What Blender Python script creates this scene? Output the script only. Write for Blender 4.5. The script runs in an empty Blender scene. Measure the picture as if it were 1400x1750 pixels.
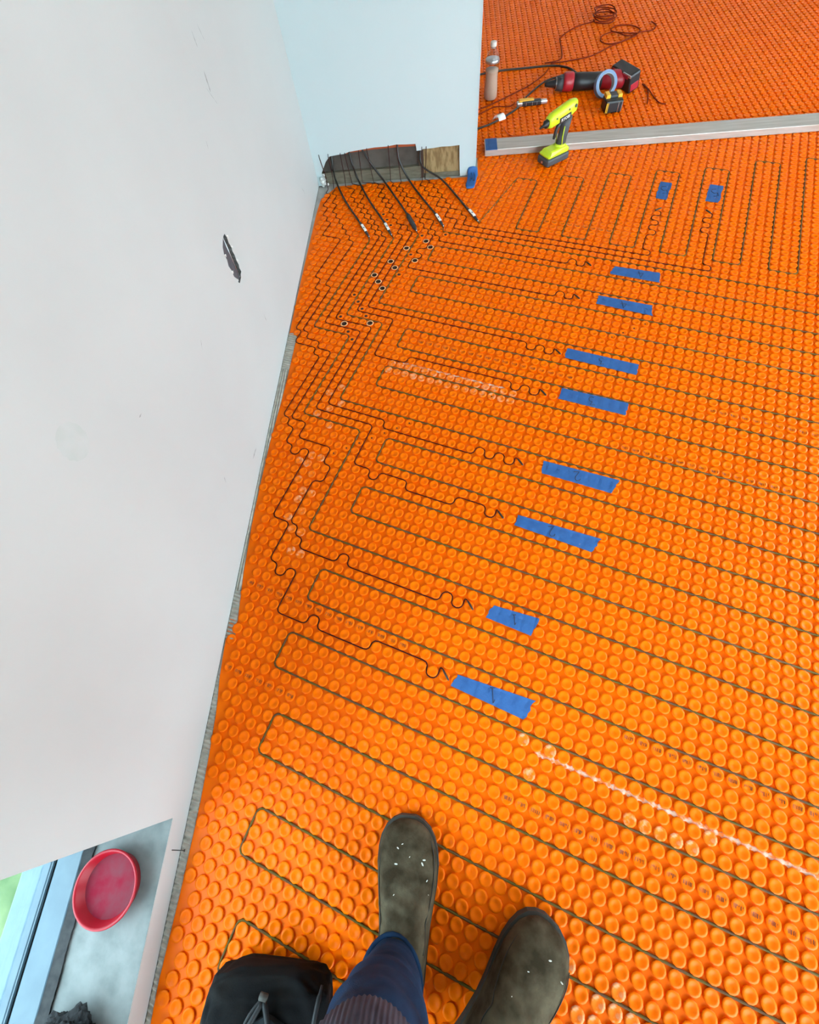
import bpy, bmesh, math, random
import numpy as np
from mathutils import Vector, Matrix
from mathutils.geometry import tessellate_polygon

random.seed(7)
RNG = np.random.default_rng(7)
scene = bpy.context.scene
COL = scene.collection

# ------------------------------------------------------------------ camera
cam_data = bpy.data.cameras.new('camera')
cam = bpy.data.objects.new('camera', cam_data)
COL.objects.link(cam)
cam_data.sensor_fit = 'HORIZONTAL'
cam_data.sensor_width = 36.0
cam_data.lens = 747.577 / 1400.0 * 36.0
cam_data.clip_start = 0.02
CR = ((0.995877, 0.035785, -0.083357), (-0.002983, -0.905487, -0.424364), (-0.090665, 0.422863, -0.901647))
CAM_LOC = (0.59354, -2.19806, 1.15001)
m = Matrix.Identity(4)
for k in range(3):
    m[k][0] = CR[0][k]
    m[k][1] = -CR[1][k]
    m[k][2] = -CR[2][k]
    m[k][3] = CAM_LOC[k]
cam.matrix_world = m
scene.camera = cam

# ------------------------------------------------------------------ sky, window light, exposure
world = bpy.data.worlds.new('overcast_sky')
scene.world = world
world.use_nodes = True
bgn = world.node_tree.nodes['Background']
bgn.inputs[0].default_value = (0.74, 0.94, 1.04, 1)
bgn.inputs[1].default_value = 5.2
scene.view_settings.view_transform = 'Standard'
scene.view_settings.look = 'None'
scene.view_settings.gamma = 1.0
scene.view_settings.use_curve_mapping = False
scene.view_settings.exposure = 1.46
scene.cycles.use_denoising = True
scene.cycles.max_bounces = 8
scene.cycles.diffuse_bounces = 5
scene.cycles.caustics_reflective = False
scene.cycles.caustics_refractive = False

ROOM_X, ROOM_Y0, ROOM_Y1, ROOM_H = 4.8, -4.4, 3.0, 2.6
WIN_Y0, WIN_Y1, WIN_Z0, WIN_Z1 = -3.1, -2.414, 0.066, 2.25
RO_Y0, RO_Y1, RO_Z0, RO_Z1 = -2.4, -0.1, 0.05, 2.4      # unseen opening in the right wall, sized to shape the light
BO_X0, BO_X1, BO_Z0, BO_Z1 = 1.1, 4.4, 0.05, 2.4       # unseen opening in the rear wall, sized to shape the light


# ------------------------------------------------------------------ stud lattice of the heating membrane
P = 0.0307
TH = math.radians(20.12)
EX = (math.cos(TH), math.sin(TH))
EY = (-math.sin(TH), math.cos(TH))
LP0 = (-30.32378, 65.89612)
STUD_H = 0.0055
def L(i, j):
    a, b = i - LP0[0], j - LP0[1]
    return (P * (a * EX[0] + b * EX[1]), P * (a * EY[0] + b * EY[1]))
def invL(x, y):
    return (LP0[0] + (x * EX[0] + y * EY[0]) / P, LP0[1] + (x * EX[1] + y * EY[1]) / P)

# ------------------------------------------------------------------ materials
MATS = {}
def mat(name, col, rough=0.6, col2=None, scale=20.0, detail=4.0, lo=0.35, hi=0.65, bump=0.0, bscale=None, metal=0.0, spec=0.5, stretch=None, sheen=0.0, trans=0.0, coat=0.0):
    if name in MATS:
        return MATS[name]
    M = bpy.data.materials.new(name)
    M.use_nodes = True
    nt = M.node_tree
    b = nt.nodes['Principled BSDF']
    b.inputs['Base Color'].default_value = (*col, 1)
    b.inputs['Roughness'].default_value = rough
    b.inputs['Metallic'].default_value = metal
    b.inputs['Specular IOR Level'].default_value = spec
    if sheen:
        b.inputs['Sheen Weight'].default_value = sheen
    if coat:
        b.inputs['Coat Weight'].default_value = coat
        b.inputs['Coat Roughness'].default_value = 0.15
    if trans:
        b.inputs['Transmission Weight'].default_value = trans
    if col2 is not None or bump:
        tc = nt.nodes.new('ShaderNodeTexCoord')
        mp = nt.nodes.new('ShaderNodeMapping')
        nt.links.new(tc.outputs['Object'], mp.inputs['Vector'])
        if stretch:
            mp.inputs['Scale'].default_value = stretch
    if col2 is not None:
        n = nt.nodes.new('ShaderNodeTexNoise')
        n.inputs['Scale'].default_value = scale
        n.inputs['Detail'].default_value = detail
        nt.links.new(mp.outputs[0], n.inputs['Vector'])
        r = nt.nodes.new('ShaderNodeValToRGB')
        r.color_ramp.elements[0].position = lo
        r.color_ramp.elements[1].position = hi
        r.color_ramp.elements[0].color = (*col, 1)
        r.color_ramp.elements[1].color = (*col2, 1)
        nt.links.new(n.outputs['Fac'], r.inputs[0])
        nt.links.new(r.outputs[0], b.inputs['Base Color'])
    if bump:
        n2 = nt.nodes.new('ShaderNodeTexNoise')
        n2.inputs['Scale'].default_value = bscale or scale * 3
        n2.inputs['Detail'].default_value = 3
        nt.links.new(mp.outputs[0], n2.inputs['Vector'])
        bp = nt.nodes.new('ShaderNodeBump')
        bp.inputs['Strength'].default_value = bump
        bp.inputs['Distance'].default_value = 0.002
        nt.links.new(n2.outputs['Fac'], bp.inputs['Height'])
        nt.links.new(bp.outputs[0], b.inputs['Normal'])
    MATS[name] = M
    return M

M_ORANGE = mat('orange_membrane_plastic', (0.86, 0.150, 0.0), 0.34, (0.84, 0.130, 0.0), 9, 3, spec=0.09)
M_ORANGE_DUST = mat('orange_plastic_with_mortar_dust', (0.84, 0.16, 0.003), 0.6, (0.74, 0.36, 0.20), 90, 5, 0.48, 0.74, spec=0.1)
M_HOLE = mat('punctured_stud_core', (0.03, 0.012, 0.006), 0.9)
M_PALE = mat('scraped_pale_rim', (0.85, 0.42, 0.18), 0.6)
M_PRINT = mat('black_print', (0.09, 0.025, 0.008), 0.6)
M_MORTAR = mat('grey_thinset_mortar', (0.30, 0.285, 0.25), 0.9, (0.42, 0.40, 0.35), 60, 5, bump=0.5, bscale=200)
M_RESIDUE = mat('white_mortar_residue', (0.70, 0.47, 0.36), 0.85, (0.90, 0.20, 0.03), 110, 5, 0.44, 0.60)
M_WALLB = mat('drywall_tinted_for_cool_light', (0.425, 0.505, 0.515), 0.75, (0.41, 0.49, 0.50), 2.2, 6, 0.4, 0.7, bump=0.05, bscale=160)  # lighter, bluer than the left wall: cool daylight put into the colour
M_WALL = mat('painted_drywall', (0.41, 0.418, 0.408), 0.75, (0.385, 0.389, 0.379), 2.2, 6, 0.4, 0.7, bump=0.06, bscale=160)
M_GYPSUM = mat('broken_gypsum', (0.66, 0.67, 0.64), 0.95, (0.35, 0.35, 0.33), 90, 4)
M_CEIL = mat('ceiling_paint', (0.8, 0.8, 0.79), 0.8)
M_SLAB = mat('grey_subfloor', (0.30, 0.29, 0.27), 0.9, (0.4, 0.39, 0.37), 14, 6)
M_HEAT = mat('olive_heating_cable', (0.110, 0.075, 0.012), 0.6, (0.115, 0.055, 0.024), 45, 2, 0.42, 0.58, spec=0.12)
M_SENSOR = mat('dark_sensor_wire', (0.032, 0.005, 0.005), 0.6, spec=0.12)
M_BLACKCABLE = mat('black_cable_jacket', (0.012, 0.011, 0.010), 0.45)
M_SLEEVE = mat('black_heat_shrink', (0.02, 0.022, 0.024), 0.5)
M_WHITE = mat('white_label', (0.80, 0.80, 0.78), 0.6)
M_INK = mat('black_marker_ink', (0.015, 0.02, 0.05), 0.6)
M_TAPE = mat('blue_painters_tape', (0.010, 0.075, 0.25), 0.7, (0.015, 0.092, 0.285), 40, 4, bump=0.25, bscale=180)
M_ALU = mat('brushed_aluminium', (0.50, 0.46, 0.42), 0.38, (0.40, 0.36, 0.31), 8, 4, metal=0.45, stretch=(1, 12, 12))
M_STEEL = mat('galvanised_steel', (0.075, 0.10, 0.12), 0.5, (0.10, 0.125, 0.145), 50, 4, metal=0.5)
M_LIME = mat('lime_green_plastic', (0.52, 0.66, 0.015), 0.4)
M_DARKGREY = mat('dark_grey_rubber', (0.045, 0.047, 0.052), 0.6)
M_BLACK = mat('black_plastic', (0.012, 0.012, 0.014), 0.45)
M_RED = mat('red_plastic', (0.36, 0.012, 0.022), 0.4)
M_YELLOW = mat('yellow_plastic', (0.80, 0.42, 0.02), 0.45)
M_SILVER = mat('worn_silver_metal', (0.62, 0.63, 0.64), 0.3, metal=0.9)
M_LEATHER = mat('scuffed_grey_brown_suede', (0.030, 0.022, 0.012), 0.9, (0.088, 0.072, 0.045), 26, 7, 0.36, 0.68, bump=0.4, bscale=240, spec=0.08)
M_SOLE = mat('dark_boot_sole', (0.035, 0.032, 0.026), 0.8)
M_THREAD = mat('dark_stitching', (0.02, 0.018, 0.014), 0.8)
M_DUST = mat('pale_plaster_splash', (0.55, 0.55, 0.50), 0.9)
M_DENIM = mat('blue_denim', (0.003, 0.012, 0.034), 0.95, (0.008, 0.030, 0.075), 16, 6, 0.35, 0.7, bump=0.4, bscale=900, spec=0.15)
M_RIB = mat('ribbed_purple_grey_knit', (0.045, 0.045, 0.065), 0.95, (0.07, 0.068, 0.092), 30, 3, spec=0.15)
M_BAG = mat('black_canvas', (0.0035, 0.0035, 0.004), 0.9, (0.011, 0.010, 0.009), 20, 6, 0.4, 0.75, bump=0.35, bscale=500, spec=0.12)
M_BAGPANEL = mat('grey_mesh_lining', (0.014, 0.020, 0.024), 0.8, spec=0.2)
M_CORD = mat('black_cord', (0.007, 0.007, 0.008), 0.6, spec=0.3)
M_FUZZ = mat('black_fleece', (0.008, 0.008, 0.009), 1.0)
M_SILL = mat('skimmed_plaster_sill', (0.17, 0.18, 0.175), 0.8, (0.11, 0.122, 0.118), 22, 6, 0.38, 0.66, bump=0.3, bscale=60)
M_FRAME = mat('blue_grey_window_frame', (0.042, 0.080, 0.110), 0.5, (0.055, 0.098, 0.128), 25, 4)
M_GASKET = mat('black_foam_gasket_and_gap_shade', (0.014, 0.014, 0.016), 0.95, (0.03, 0.03, 0.03), 70, 4)
M_REDDISH = mat('red_plastic_dish', (0.28, 0.002, 0.010), 0.4, spec=0.25)
M_DISHDUST = mat('dusty_pink_dish_bottom', (0.20, 0.010, 0.026), 0.8, (0.15, 0.045, 0.058), 34, 6, 0.35, 0.8, spec=0.08)
M_GRASS = mat('pale_green_lawn', (0.040, 0.075, 0.018), 0.9, (0.105, 0.14, 0.055), 14, 8, 0.35, 0.7)
M_WOOD = mat('weathered_sole_plate', (0.090, 0.078, 0.050), 0.85, (0.14, 0.122, 0.085), 30, 5, stretch=(1, 6, 6))
M_OSB = mat('strand_board', (0.16, 0.10, 0.035), 0.8, (0.27, 0.185, 0.08), 45, 3, 0.4, 0.6, stretch=(2, 1, 0.6))
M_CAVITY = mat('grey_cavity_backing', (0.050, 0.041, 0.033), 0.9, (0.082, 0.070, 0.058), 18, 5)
M_DARKWOOD = mat('dark_cavity_wood', (0.07, 0.045, 0.03), 0.9)
M_PIPE = mat('white_frame_pvc', (0.75, 0.77, 0.78), 0.5)
M_REDWIRE = mat('red_brown_wire', (0.17, 0.018, 0.006), 0.7, spec=0.1)
M_BLUEROLL = mat('pale_blue_tape_roll', (0.14, 0.22, 0.36), 0.55)
M_ROLLSIDE = mat('grey_roll_edge', (0.36, 0.38, 0.40), 0.7)

def glass_mat(name, tint=(0.92, 0.97, 0.98), alpha=0.90):
    M = bpy.data.materials.new(name)
    M.use_nodes = True
    nt = M.node_tree
    nt.nodes.remove(nt.nodes['Principled BSDF'])
    out = nt.nodes['Material Output']
    tr = nt.nodes.new('ShaderNodeBsdfTransparent')
    tr.inputs[0].default_value = (*tint, 1)
    gl = nt.nodes.new('ShaderNodeBsdfGlossy')
    gl.inputs['Roughness'].default_value = 0.03
    lw = nt.nodes.new('ShaderNodeLayerWeight')
    lw.inputs['Blend'].default_value = 0.5
    pw = nt.nodes.new('ShaderNodeMath')
    pw.operation = 'POWER'
    pw.inputs[1].default_value = 4.0
    nt.links.new(lw.outputs['Facing'], pw.inputs[0])
    fr = nt.nodes.new('ShaderNodeMath')
    fr.operation = 'MULTIPLY_ADD'
    fr.inputs[1].default_value = 0.9
    fr.inputs[2].default_value = 0.035
    nt.links.new(pw.outputs[0], fr.inputs[0])
    mx = nt.nodes.new('ShaderNodeMixShader')
    nt.links.new(fr.outputs[0], mx.inputs[0])
    nt.links.new(tr.outputs[0], mx.inputs[1])
    nt.links.new(gl.outputs[0], mx.inputs[2])
    nt.links.new(mx.outputs[0], out.inputs[0])
    return M
M_GLASS = glass_mat('window_glass')
M_PET = glass_mat('clear_bottle_plastic', (0.86, 0.86, 0.86))
M_WATER = mat('cloudy_bottle_water', (0.60, 0.40, 0.30), 0.35)

# ------------------------------------------------------------------ object helpers
def tag(o, label=None, cat=None, group=None, kind=None):
    if label: o['label'] = label
    if cat: o['category'] = cat
    if group: o['group'] = group
    if kind: o['kind'] = kind
    return o
def empty(name, loc=(0, 0, 0)):
    o = bpy.data.objects.new(name, None)
    o.empty_display_size = 0.05
    o.location = loc
    COL.objects.link(o)
    return o
def world_origin(o):
    v = Vector((0, 0, 0))
    while o is not None:
        v += o.location
        o = o.parent
    return v
def link(name, me, mats, parent=None, origin=None, smooth=False):
    """me in world coordinates; origin moves the pivot; a child keeps its parent's pivot."""
    if not isinstance(mats, (list, tuple)):
        mats = [mats]
    for q in mats:
        me.materials.append(q)
    o = bpy.data.objects.new(name, me)
    COL.objects.link(o)
    base = world_origin(parent) if parent is not None else Vector((0, 0, 0))
    org = Vector(origin) if origin is not None else base
    me.transform(Matrix.Translation(-org))
    o.location = org - base
    if parent is not None:
        o.parent = parent
    if smooth:
        me.polygons.foreach_set('use_smooth', [True] * len(me.polygons))
    return o
def from_lists(name, V, F, mats, parent=None, origin=None, smooth=False):
    me = bpy.data.meshes.new(name)
    me.from_pydata([tuple(v) for v in V], [], [tuple(q) for q in F])
    me.update()
    return link(name, me, mats, parent, origin, smooth)
def from_bm(name, bm, mats, parent=None, origin=None, smooth=False):
    bmesh.ops.recalc_face_normals(bm, faces=bm.faces)
    me = bpy.data.meshes.new(name)
    bm.to_mesh(me)
    bm.free()
    return link(name, me, mats, parent, origin, smooth)
def bm_box(bm, lo, hi, bevel=0.0, M=None, segs=2):
    vs = [bm.verts.new((x, y, z)) for x in (lo[0], hi[0]) for y in (lo[1], hi[1]) for z in (lo[2], hi[2])]
    fs = [(0, 1, 3, 2), (4, 6, 7, 5), (0, 4, 5, 1), (2, 3, 7, 6), (0, 2, 6, 4), (1, 5, 7, 3)]
    faces = [bm.faces.new([vs[k] for k in f]) for f in fs]
    verts = vs
    if bevel:
        es = list({e for f in faces for e in f.edges})
        r = bmesh.ops.bevel(bm, geom=es, offset=bevel, segments=segs, affect='EDGES', profile=0.5)
        verts = list({v for v in vs if v.is_valid} | set(r['verts']))
    if M is not None:
        bmesh.ops.transform(bm, matrix=M, verts=verts)
    return verts
def box(name, lo, hi, m_, parent=None, bevel=0.0, M=None, origin=None, smooth=False):
    bm = bmesh.new()
    bm_box(bm, lo, hi, bevel, M)
    return from_bm(name, bm, m_, parent, origin, smooth)
def tube_lists(pts, r, n=6, cap=True):
    pts = [Vector(p) for p in pts]
    rs = r if isinstance(r, (list, tuple)) else [r] * len(pts)
    V, F = [], []
    up = Vector((0, 0, 1))
    prev = None
    for k, p in enumerate(pts):
        a = pts[max(k - 1, 0)]
        b = pts[min(k + 1, len(pts) - 1)]
        t = (b - a)
        t = t.normalized() if t.length > 1e-9 else Vector((1, 0, 0))
        ref = prev if prev is not None else (up if abs(t.z) < 0.9 else Vector((1, 0, 0)))
        s = t.cross(ref)
        if s.length < 1e-6:
            s = t.cross(Vector((1, 0, 0)))
        s.normalize()
        u = s.cross(t).normalized()
        prev = u
        for q in range(n):
            an = 2 * math.pi * (q + 0.5) / n
            V.append(p + s * (rs[k] * math.cos(an)) + u * (rs[k] * math.sin(an)))
    for k in range(len(pts) - 1):
        for q in range(n):
            a = k * n + q
            b = k * n + (q + 1) % n
            F.append((a, b, b + n, a + n))
    if cap:
        F.append(tuple(reversed(range(n))))
        F.append(tuple(range((len(pts) - 1) * n, len(pts) * n)))
    return V, F
def tube(name, pts, r, m_, parent=None, n=6, origin=None):
    V, F = tube_lists(pts, r, n)
    return from_lists(name, V, F, m_, parent, origin, True)
def lathe_lists(prof, n=24, M=None):
    V, F = [], []
    for (r, z) in prof:
        for q in range(n):
            a = 2 * math.pi * q / n
            V.append(Vector((r * math.cos(a), r * math.sin(a), z)))
    for k in range(len(prof) - 1):
        for q in range(n):
            a = k * n + q
            b = k * n + (q + 1) % n
            F.append((a, b, b + n, a + n))
    F.append(tuple(reversed(range(n))))
    F.append(tuple(range((len(prof) - 1) * n, len(prof) * n)))
    if M is not None:
        V = [M @ v for v in V]
    return V, F
def lathe(name, prof, m_, parent=None, M=None, n=24, origin=None):
    V, F = lathe_lists(prof, n, M)
    return from_lists(name, V, F, m_, parent, origin, True)
def loft_lists(rings, cap=True):
    n = len(rings[0])
    V = [v for r in rings for v in r]
    F = []
    for k in range(len(rings) - 1):
        for q in range(n):
            a = k * n + q
            b = k * n + (q + 1) % n
            F.append((a, b, b + n, a + n))
    if cap:
        F.append(tuple(reversed(range(n))))
        F.append(tuple(range((len(rings) - 1) * n, len(rings) * n)))
    return V, F
def prism(name, poly, z0, z1, m_, parent=None, origin=None):
    """poly (x, y) counter-clockwise, extruded from z0 to z1."""
    n = len(poly)
    V = [(x, y, z0) for x, y in poly] + [(x, y, z1) for x, y in poly]
    tris = tessellate_polygon([[Vector((x, y, 0)) for x, y in poly]])
    F = []
    for t in tris:
        F.append(tuple(n + k for k in t))
        F.append(tuple(reversed(t)))
    for k in range(n):
        F.append((k, (k + 1) % n, n + (k + 1) % n, n + k))
    bm = bmesh.new()
    vs = [bm.verts.new(v) for v in V]
    for q in F:
        try: bm.faces.new([vs[k] for k in q])
        except ValueError: pass
    return from_bm(name, bm, m_, parent, origin)
def noise3(p, s, seed=0.0):
    from mathutils import noise
    return noise.noise(Vector((p[0] * s + seed, p[1] * s + seed * 1.7, p[2] * s - seed)))
def frame_at(loc, xdir, zdir=(0, 0, 1)):
    x = Vector(xdir).normalized()
    z = Vector(zdir)
    z = (z - x * z.dot(x)).normalized()
    y = z.cross(x)
    M = Matrix.Identity(4)
    for k in range(3):
        M[k][0], M[k][1], M[k][2], M[k][3] = x[k], y[k], z[k], loc[k]
    return M
def text_mesh(name, body, size, M, m_, parent=None, depth=0.0002):
    cu = bpy.data.curves.new(name, 'FONT')
    cu.body = body
    cu.size = size
    cu.align_x = 'CENTER'
    cu.align_y = 'CENTER'
    cu.extrude = depth
    cu.resolution_u = 2
    tmp = bpy.data.objects.new(name + '_tmp', cu)
    COL.objects.link(tmp)
    dg = bpy.context.evaluated_depsgraph_get()
    dg.update()
    me = bpy.data.meshes.new_from_object(tmp.evaluated_get(dg))
    bpy.data.objects.remove(tmp)
    me.transform(M)
    me.materials.clear()
    return link(name, me, m_, parent)
def remeshed(V, F, voxel, smooth_it=4):
    """fuse overlapping closed shells into one continuous surface."""
    me = bpy.data.meshes.new('fuse')
    me.from_pydata([tuple(v) for v in V], [], [tuple(q) for q in F])
    o = bpy.data.objects.new('fuse_tmp', me)
    COL.objects.link(o)
    md = o.modifiers.new('r', 'REMESH')
    md.mode = 'VOXEL'
    md.voxel_size = voxel
    sm = o.modifiers.new('s', 'SMOOTH')
    sm.factor = 0.6
    sm.iterations = smooth_it
    dg = bpy.context.evaluated_depsgraph_get()
    dg.update()
    res = bpy.data.meshes.new_from_object(o.evaluated_get(dg))
    bpy.data.objects.remove(o)
    return res
def join_lists(parts):
    V, F = [], []
    for v, q in parts:
        b = len(V)
        V += list(v)
        F += [tuple(k + b for k in t) for t in q]
    return V, F

# ------------------------------------------------------------------ room shell
def struct(o):
    o['kind'] = 'structure'
    return o
struct(box('floor', (-0.298, ROOM_Y0 - 0.12, -0.12), (ROOM_X + 0.13, ROOM_Y1 + 0.12, 0.0), M_SLAB))
struct(box('ceiling', (-0.15, ROOM_Y0 - 0.15, ROOM_H), (ROOM_X + 0.15, ROOM_Y1 + 0.15, ROOM_H + 0.1), M_CEIL))

def wall_face(poly, holes, to3, bm):
    loops = [[Vector((u, v, 0)) for u, v in poly]] + [[Vector((u, v, 0)) for u, v in h] for h in holes]
    flat = [p for lp in loops for p in lp]
    vs = [bm.verts.new(to3(p.x, p.y)) for p in flat]
    for t in tessellate_polygon(loops):
        try: bm.faces.new([vs[k] for k in t])
        except ValueError: pass
def wall_sides(loop, to3a, to3b, bm):
    a = [bm.verts.new(to3a(u, v)) for u, v in loop]
    b = [bm.verts.new(to3b(u, v)) for u, v in loop]
    n = len(loop)
    for k in range(n):
        bm.faces.new([a[k], a[(k + 1) % n], b[(k + 1) % n], b[k]])

# left wall, with the low window opening and the torn hole (u = y, v = z)
GOUGE = [(-1.0535, 0.4560), (-1.0500, 0.4430), (-1.0535, 0.4310), (-1.0500, 0.4180), (-1.0545, 0.4080), (-1.0520, 0.3950),
         (-1.0560, 0.3830), (-1.0540, 0.3690), (-1.0590, 0.3610), (-1.0580, 0.3500), (-1.0680, 0.3490), (-1.0740, 0.3440),
         (-1.0860, 0.3430), (-1.0960, 0.3420), (-1.1010, 0.3480), (-1.0980, 0.3560), (-1.1100, 0.3720), (-1.1070, 0.3890),
         (-1.1120, 0.4050), (-1.1040, 0.4180), (-1.1060, 0.4340), (-1.0950, 0.4470), (-1.0800, 0.4530), (-1.0650, 0.4570)]
wl_poly = [(ROOM_Y0 - 0.1, 0.004), (ROOM_Y1 + 0.1, 0.004), (ROOM_Y1 + 0.1, ROOM_H), (ROOM_Y0 - 0.1, ROOM_H)]
win_hole = [(WIN_Y0, WIN_Z0), (WIN_Y1, WIN_Z0), (WIN_Y1, WIN_Z1), (WIN_Y0, WIN_Z1)]
bm = bmesh.new()
wall_face(wl_poly, [win_hole, GOUGE], lambda u, v: (0.0, u, v), bm)
wall_face(wl_poly, [win_hole], lambda u, v: (-0.30, u, v), bm)
wall_sides(wl_poly, lambda u, v: (0.0, u, v), lambda u, v: (-0.30, u, v), bm)
wall_sides(win_hole, lambda u, v: (0.0, u, v), lambda u, v: (-0.30, u, v), bm)
bmesh.ops.remove_doubles(bm, verts=bm.verts, dist=1e-5)
wl = struct(from_bm('wall_left', bm, M_WALL))
# the torn hole: broken gypsum edge and the steel stud behind it
gb = bmesh.new()
wall_sides(GOUGE, lambda u, v: (0.0, u, v), lambda u, v: (-0.013, u, v), gb)
from_bm('broken_edge', gb, mat('torn_edge_painted_shade', (0.045, 0.046, 0.045), 0.95, (0.10, 0.10, 0.095), 160, 3), wl)  # gypsum edge darkened in colour to stand for shade in the hole
V = [(-0.0040, -1.062, 0.475), (-0.0040, -1.125, 0.475), (-0.0040, -1.125, 0.330), (-0.0040, -1.074, 0.330),
     (-0.0300, -1.052, 0.475), (-0.0300, -1.058, 0.330)]
from_lists('metal_stud', V, [(0, 1, 2, 3), (0, 3, 5, 4)], M_STEEL, wl)
tube('stud_edge', [(-0.0038, -1.0625, 0.468), (-0.0038, -1.0685, 0.396), (-0.0038, -1.0735, 0.338)], 0.0008, M_SILVER, wl, 5)
box('cavity_back', (-0.06, -1.14, 0.30), (-0.055, -1.02, 0.50), M_BLACK, wl)  # black sheet painting the shade deep in the hole
# torn paper scraps round the hole
for k, (u, v) in enumerate([(-1.049, 0.440), (-1.050, 0.412), (-1.053, 0.375), (-1.104, 0.352), (-1.110, 0.380), (-1.106, 0.425)]):
    a = 0.006 + 0.003 * random.random()
    from_lists('torn_paper', [(0.0005, u, v), (0.0030, u + a * 0.6, v + a), (0.0008, u - a * 0.5, v + a * 1.5), (0.0035, u + a * .2, v + a * 0.4)],
               [(0, 1, 3), (1, 2, 3), (0, 3, 2)], M_GYPSUM, wl)

# black strip painting the gap's shade along the left wall foot + smeared mortar strip showing beside the membrane
struct(box('foot_gap_shade', (-0.02, ROOM_Y0, 0.0), (-0.001, ROOM_Y1, 0.012), M_GASKET))

# back partition with the ragged cable slot at its foot (u = x, v = z)
PW = 0.712
slot = [(0.030, 0.004), (0.034, 0.030), (0.024, 0.052), (0.040, 0.075), (0.056, 0.098), (0.078, 0.117), (0.100, 0.119), (0.120, 0.121),
        (0.145, 0.122), (0.165, 0.128), (0.200, 0.131), (0.240, 0.134), (0.280, 0.137), (0.330, 0.137), (0.370, 0.141), (0.410, 0.139), (0.455, 0.138),
        (0.4575, 0.125), (0.458, 0.113), (0.480, 0.113), (0.486, 0.117), (0.530, 0.118), (0.565, 0.121), (0.600, 0.120), (0.641, 0.1215), (0.6425, 0.06), (0.645, 0.004)]
bw_front = [(0.0, ROOM_H), (0.0, 0.004)] + slot + [(PW, 0.004), (PW, ROOM_H)]
bw_back = [(0.0, ROOM_H), (0.0, 0.004), (PW, 0.004), (PW, ROOM_H)]
bm = bmesh.new()
wall_face(bw_front, [], lambda u, v: (u, 0.0, v), bm)
wall_face(bw_back, [], lambda u, v: (u, 0.125, v), bm)
wall_sides(bw_back, lambda u, v: (u, 0.0, v), lambda u, v: (u, 0.125, v), bm)
bmesh.ops.delete(bm, geom=[q for q in bm.faces if abs(q.calc_center_median().z - 0.004) < 1e-4 or (q.calc_center_median().z < 0.01 and abs(q.normal.z) > 0.9)], context='FACES')
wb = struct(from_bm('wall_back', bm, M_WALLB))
bm = bmesh.new()
a = [bm.verts.new((u, 0.0, v)) for u, v in slot]
b = [bm.verts.new((u, 0.0125, v)) for u, v in slot]
for k in range(len(slot) - 1):
    bm.faces.new([a[k], a[k + 1], b[k + 1], b[k]])
from_bm('broken_edge', bm, M_GYPSUM, wb)
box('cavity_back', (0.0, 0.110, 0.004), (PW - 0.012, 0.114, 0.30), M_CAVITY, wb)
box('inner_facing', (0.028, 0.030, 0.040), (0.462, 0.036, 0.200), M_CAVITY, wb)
box('sole_plate', (0.0, 0.0140, 0.0), (0.470, 0.104, 0.047), M_WOOD, wb, 0.002)
box('stud_post', (0.462, 0.016, 0.0), (0.487, 0.10, 0.30), M_DARKWOOD, wb, 0.001)
box('strand_board_patch', (0.486, 0.013, 0.018), (0.655, 0.024, 0.20), M_OSB, wb)
box('sole_plate', (0.486, 0.010, 0.0), (0.655, 0.10, 0.019), M_WOOD, wb, 0.002)
# orange upturned membrane edge under the drywall
prev = [(0.150, 0.117), (0.165, 0.121), (0.200, 0.122), (0.260, 0.126), (0.330, 0.127), (0.400, 0.127), (0.454, 0.126)]
V = []
for u, v in prev: V += [(u, 0.009, v), (u, 0.009, v + 0.022)]
from_lists('orange_upstand', V, [(2 * k, 2 * k + 2, 2 * k + 3, 2 * k + 1) for k in range(len(prev) - 1)], mat('dark_orange_upstand', (0.30, 0.055, 0.008), 0.6), wb)  # darker orange than the membrane sheets
# plaster rubble in the left corner of the slot
for k in range(9):
    x, y, z, s = 0.020 + 0.03 * random.random(), -0.012 + 0.015 * random.random(), 0.006 + 0.045 * random.random(), 0.005 + 0.006 * random.random()
    bm = bmesh.new()
    bmesh.ops.create_icosphere(bm, subdivisions=1, radius=s)
    for v in bm.verts: v.co = v.co * (1 + 0.4 * noise3(v.co, 150, k)) + Vector((x, y, z))
    from_bm('rubble', bm, M_GYPSUM, wb)
# corner bead down the free end of the partition
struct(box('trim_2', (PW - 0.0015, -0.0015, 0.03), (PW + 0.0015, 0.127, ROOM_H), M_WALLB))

# unseen walls, their big openings placed and sized to shape the light
def wall_with_opening(name, poly, hole, a3, b3):
    bm = bmesh.new()
    wall_face(poly, [hole] if hole else [], a3, bm)
    wall_face(poly, [hole] if hole else [], b3, bm)
    wall_sides(poly, a3, b3, bm)
    if hole: wall_sides(hole, a3, b3, bm)
    bmesh.ops.remove_doubles(bm, verts=bm.verts, dist=1e-5)
    return struct(from_bm(name, bm, M_CEIL))
wall_with_opening('wall_right', [(ROOM_Y0 - 0.1, 0), (ROOM_Y1 + 0.1, 0), (ROOM_Y1 + 0.1, ROOM_H), (ROOM_Y0 - 0.1, ROOM_H)],
                  [(RO_Y0, RO_Z0), (RO_Y1, RO_Z0), (RO_Y1, RO_Z1), (RO_Y0, RO_Z1)], lambda u, v: (ROOM_X, u, v), lambda u, v: (ROOM_X + 0.14, u, v))
wall_with_opening('wall_rear', [(-0.1, 0), (ROOM_X + 0.1, 0), (ROOM_X + 0.1, ROOM_H), (-0.1, ROOM_H)],
                  [(BO_X0, BO_Z0), (BO_X1, BO_Z0), (BO_X1, BO_Z1), (BO_X0, BO_Z1)], lambda u, v: (u, ROOM_Y0, v), lambda u, v: (u, ROOM_Y0 - 0.14, v))
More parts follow.
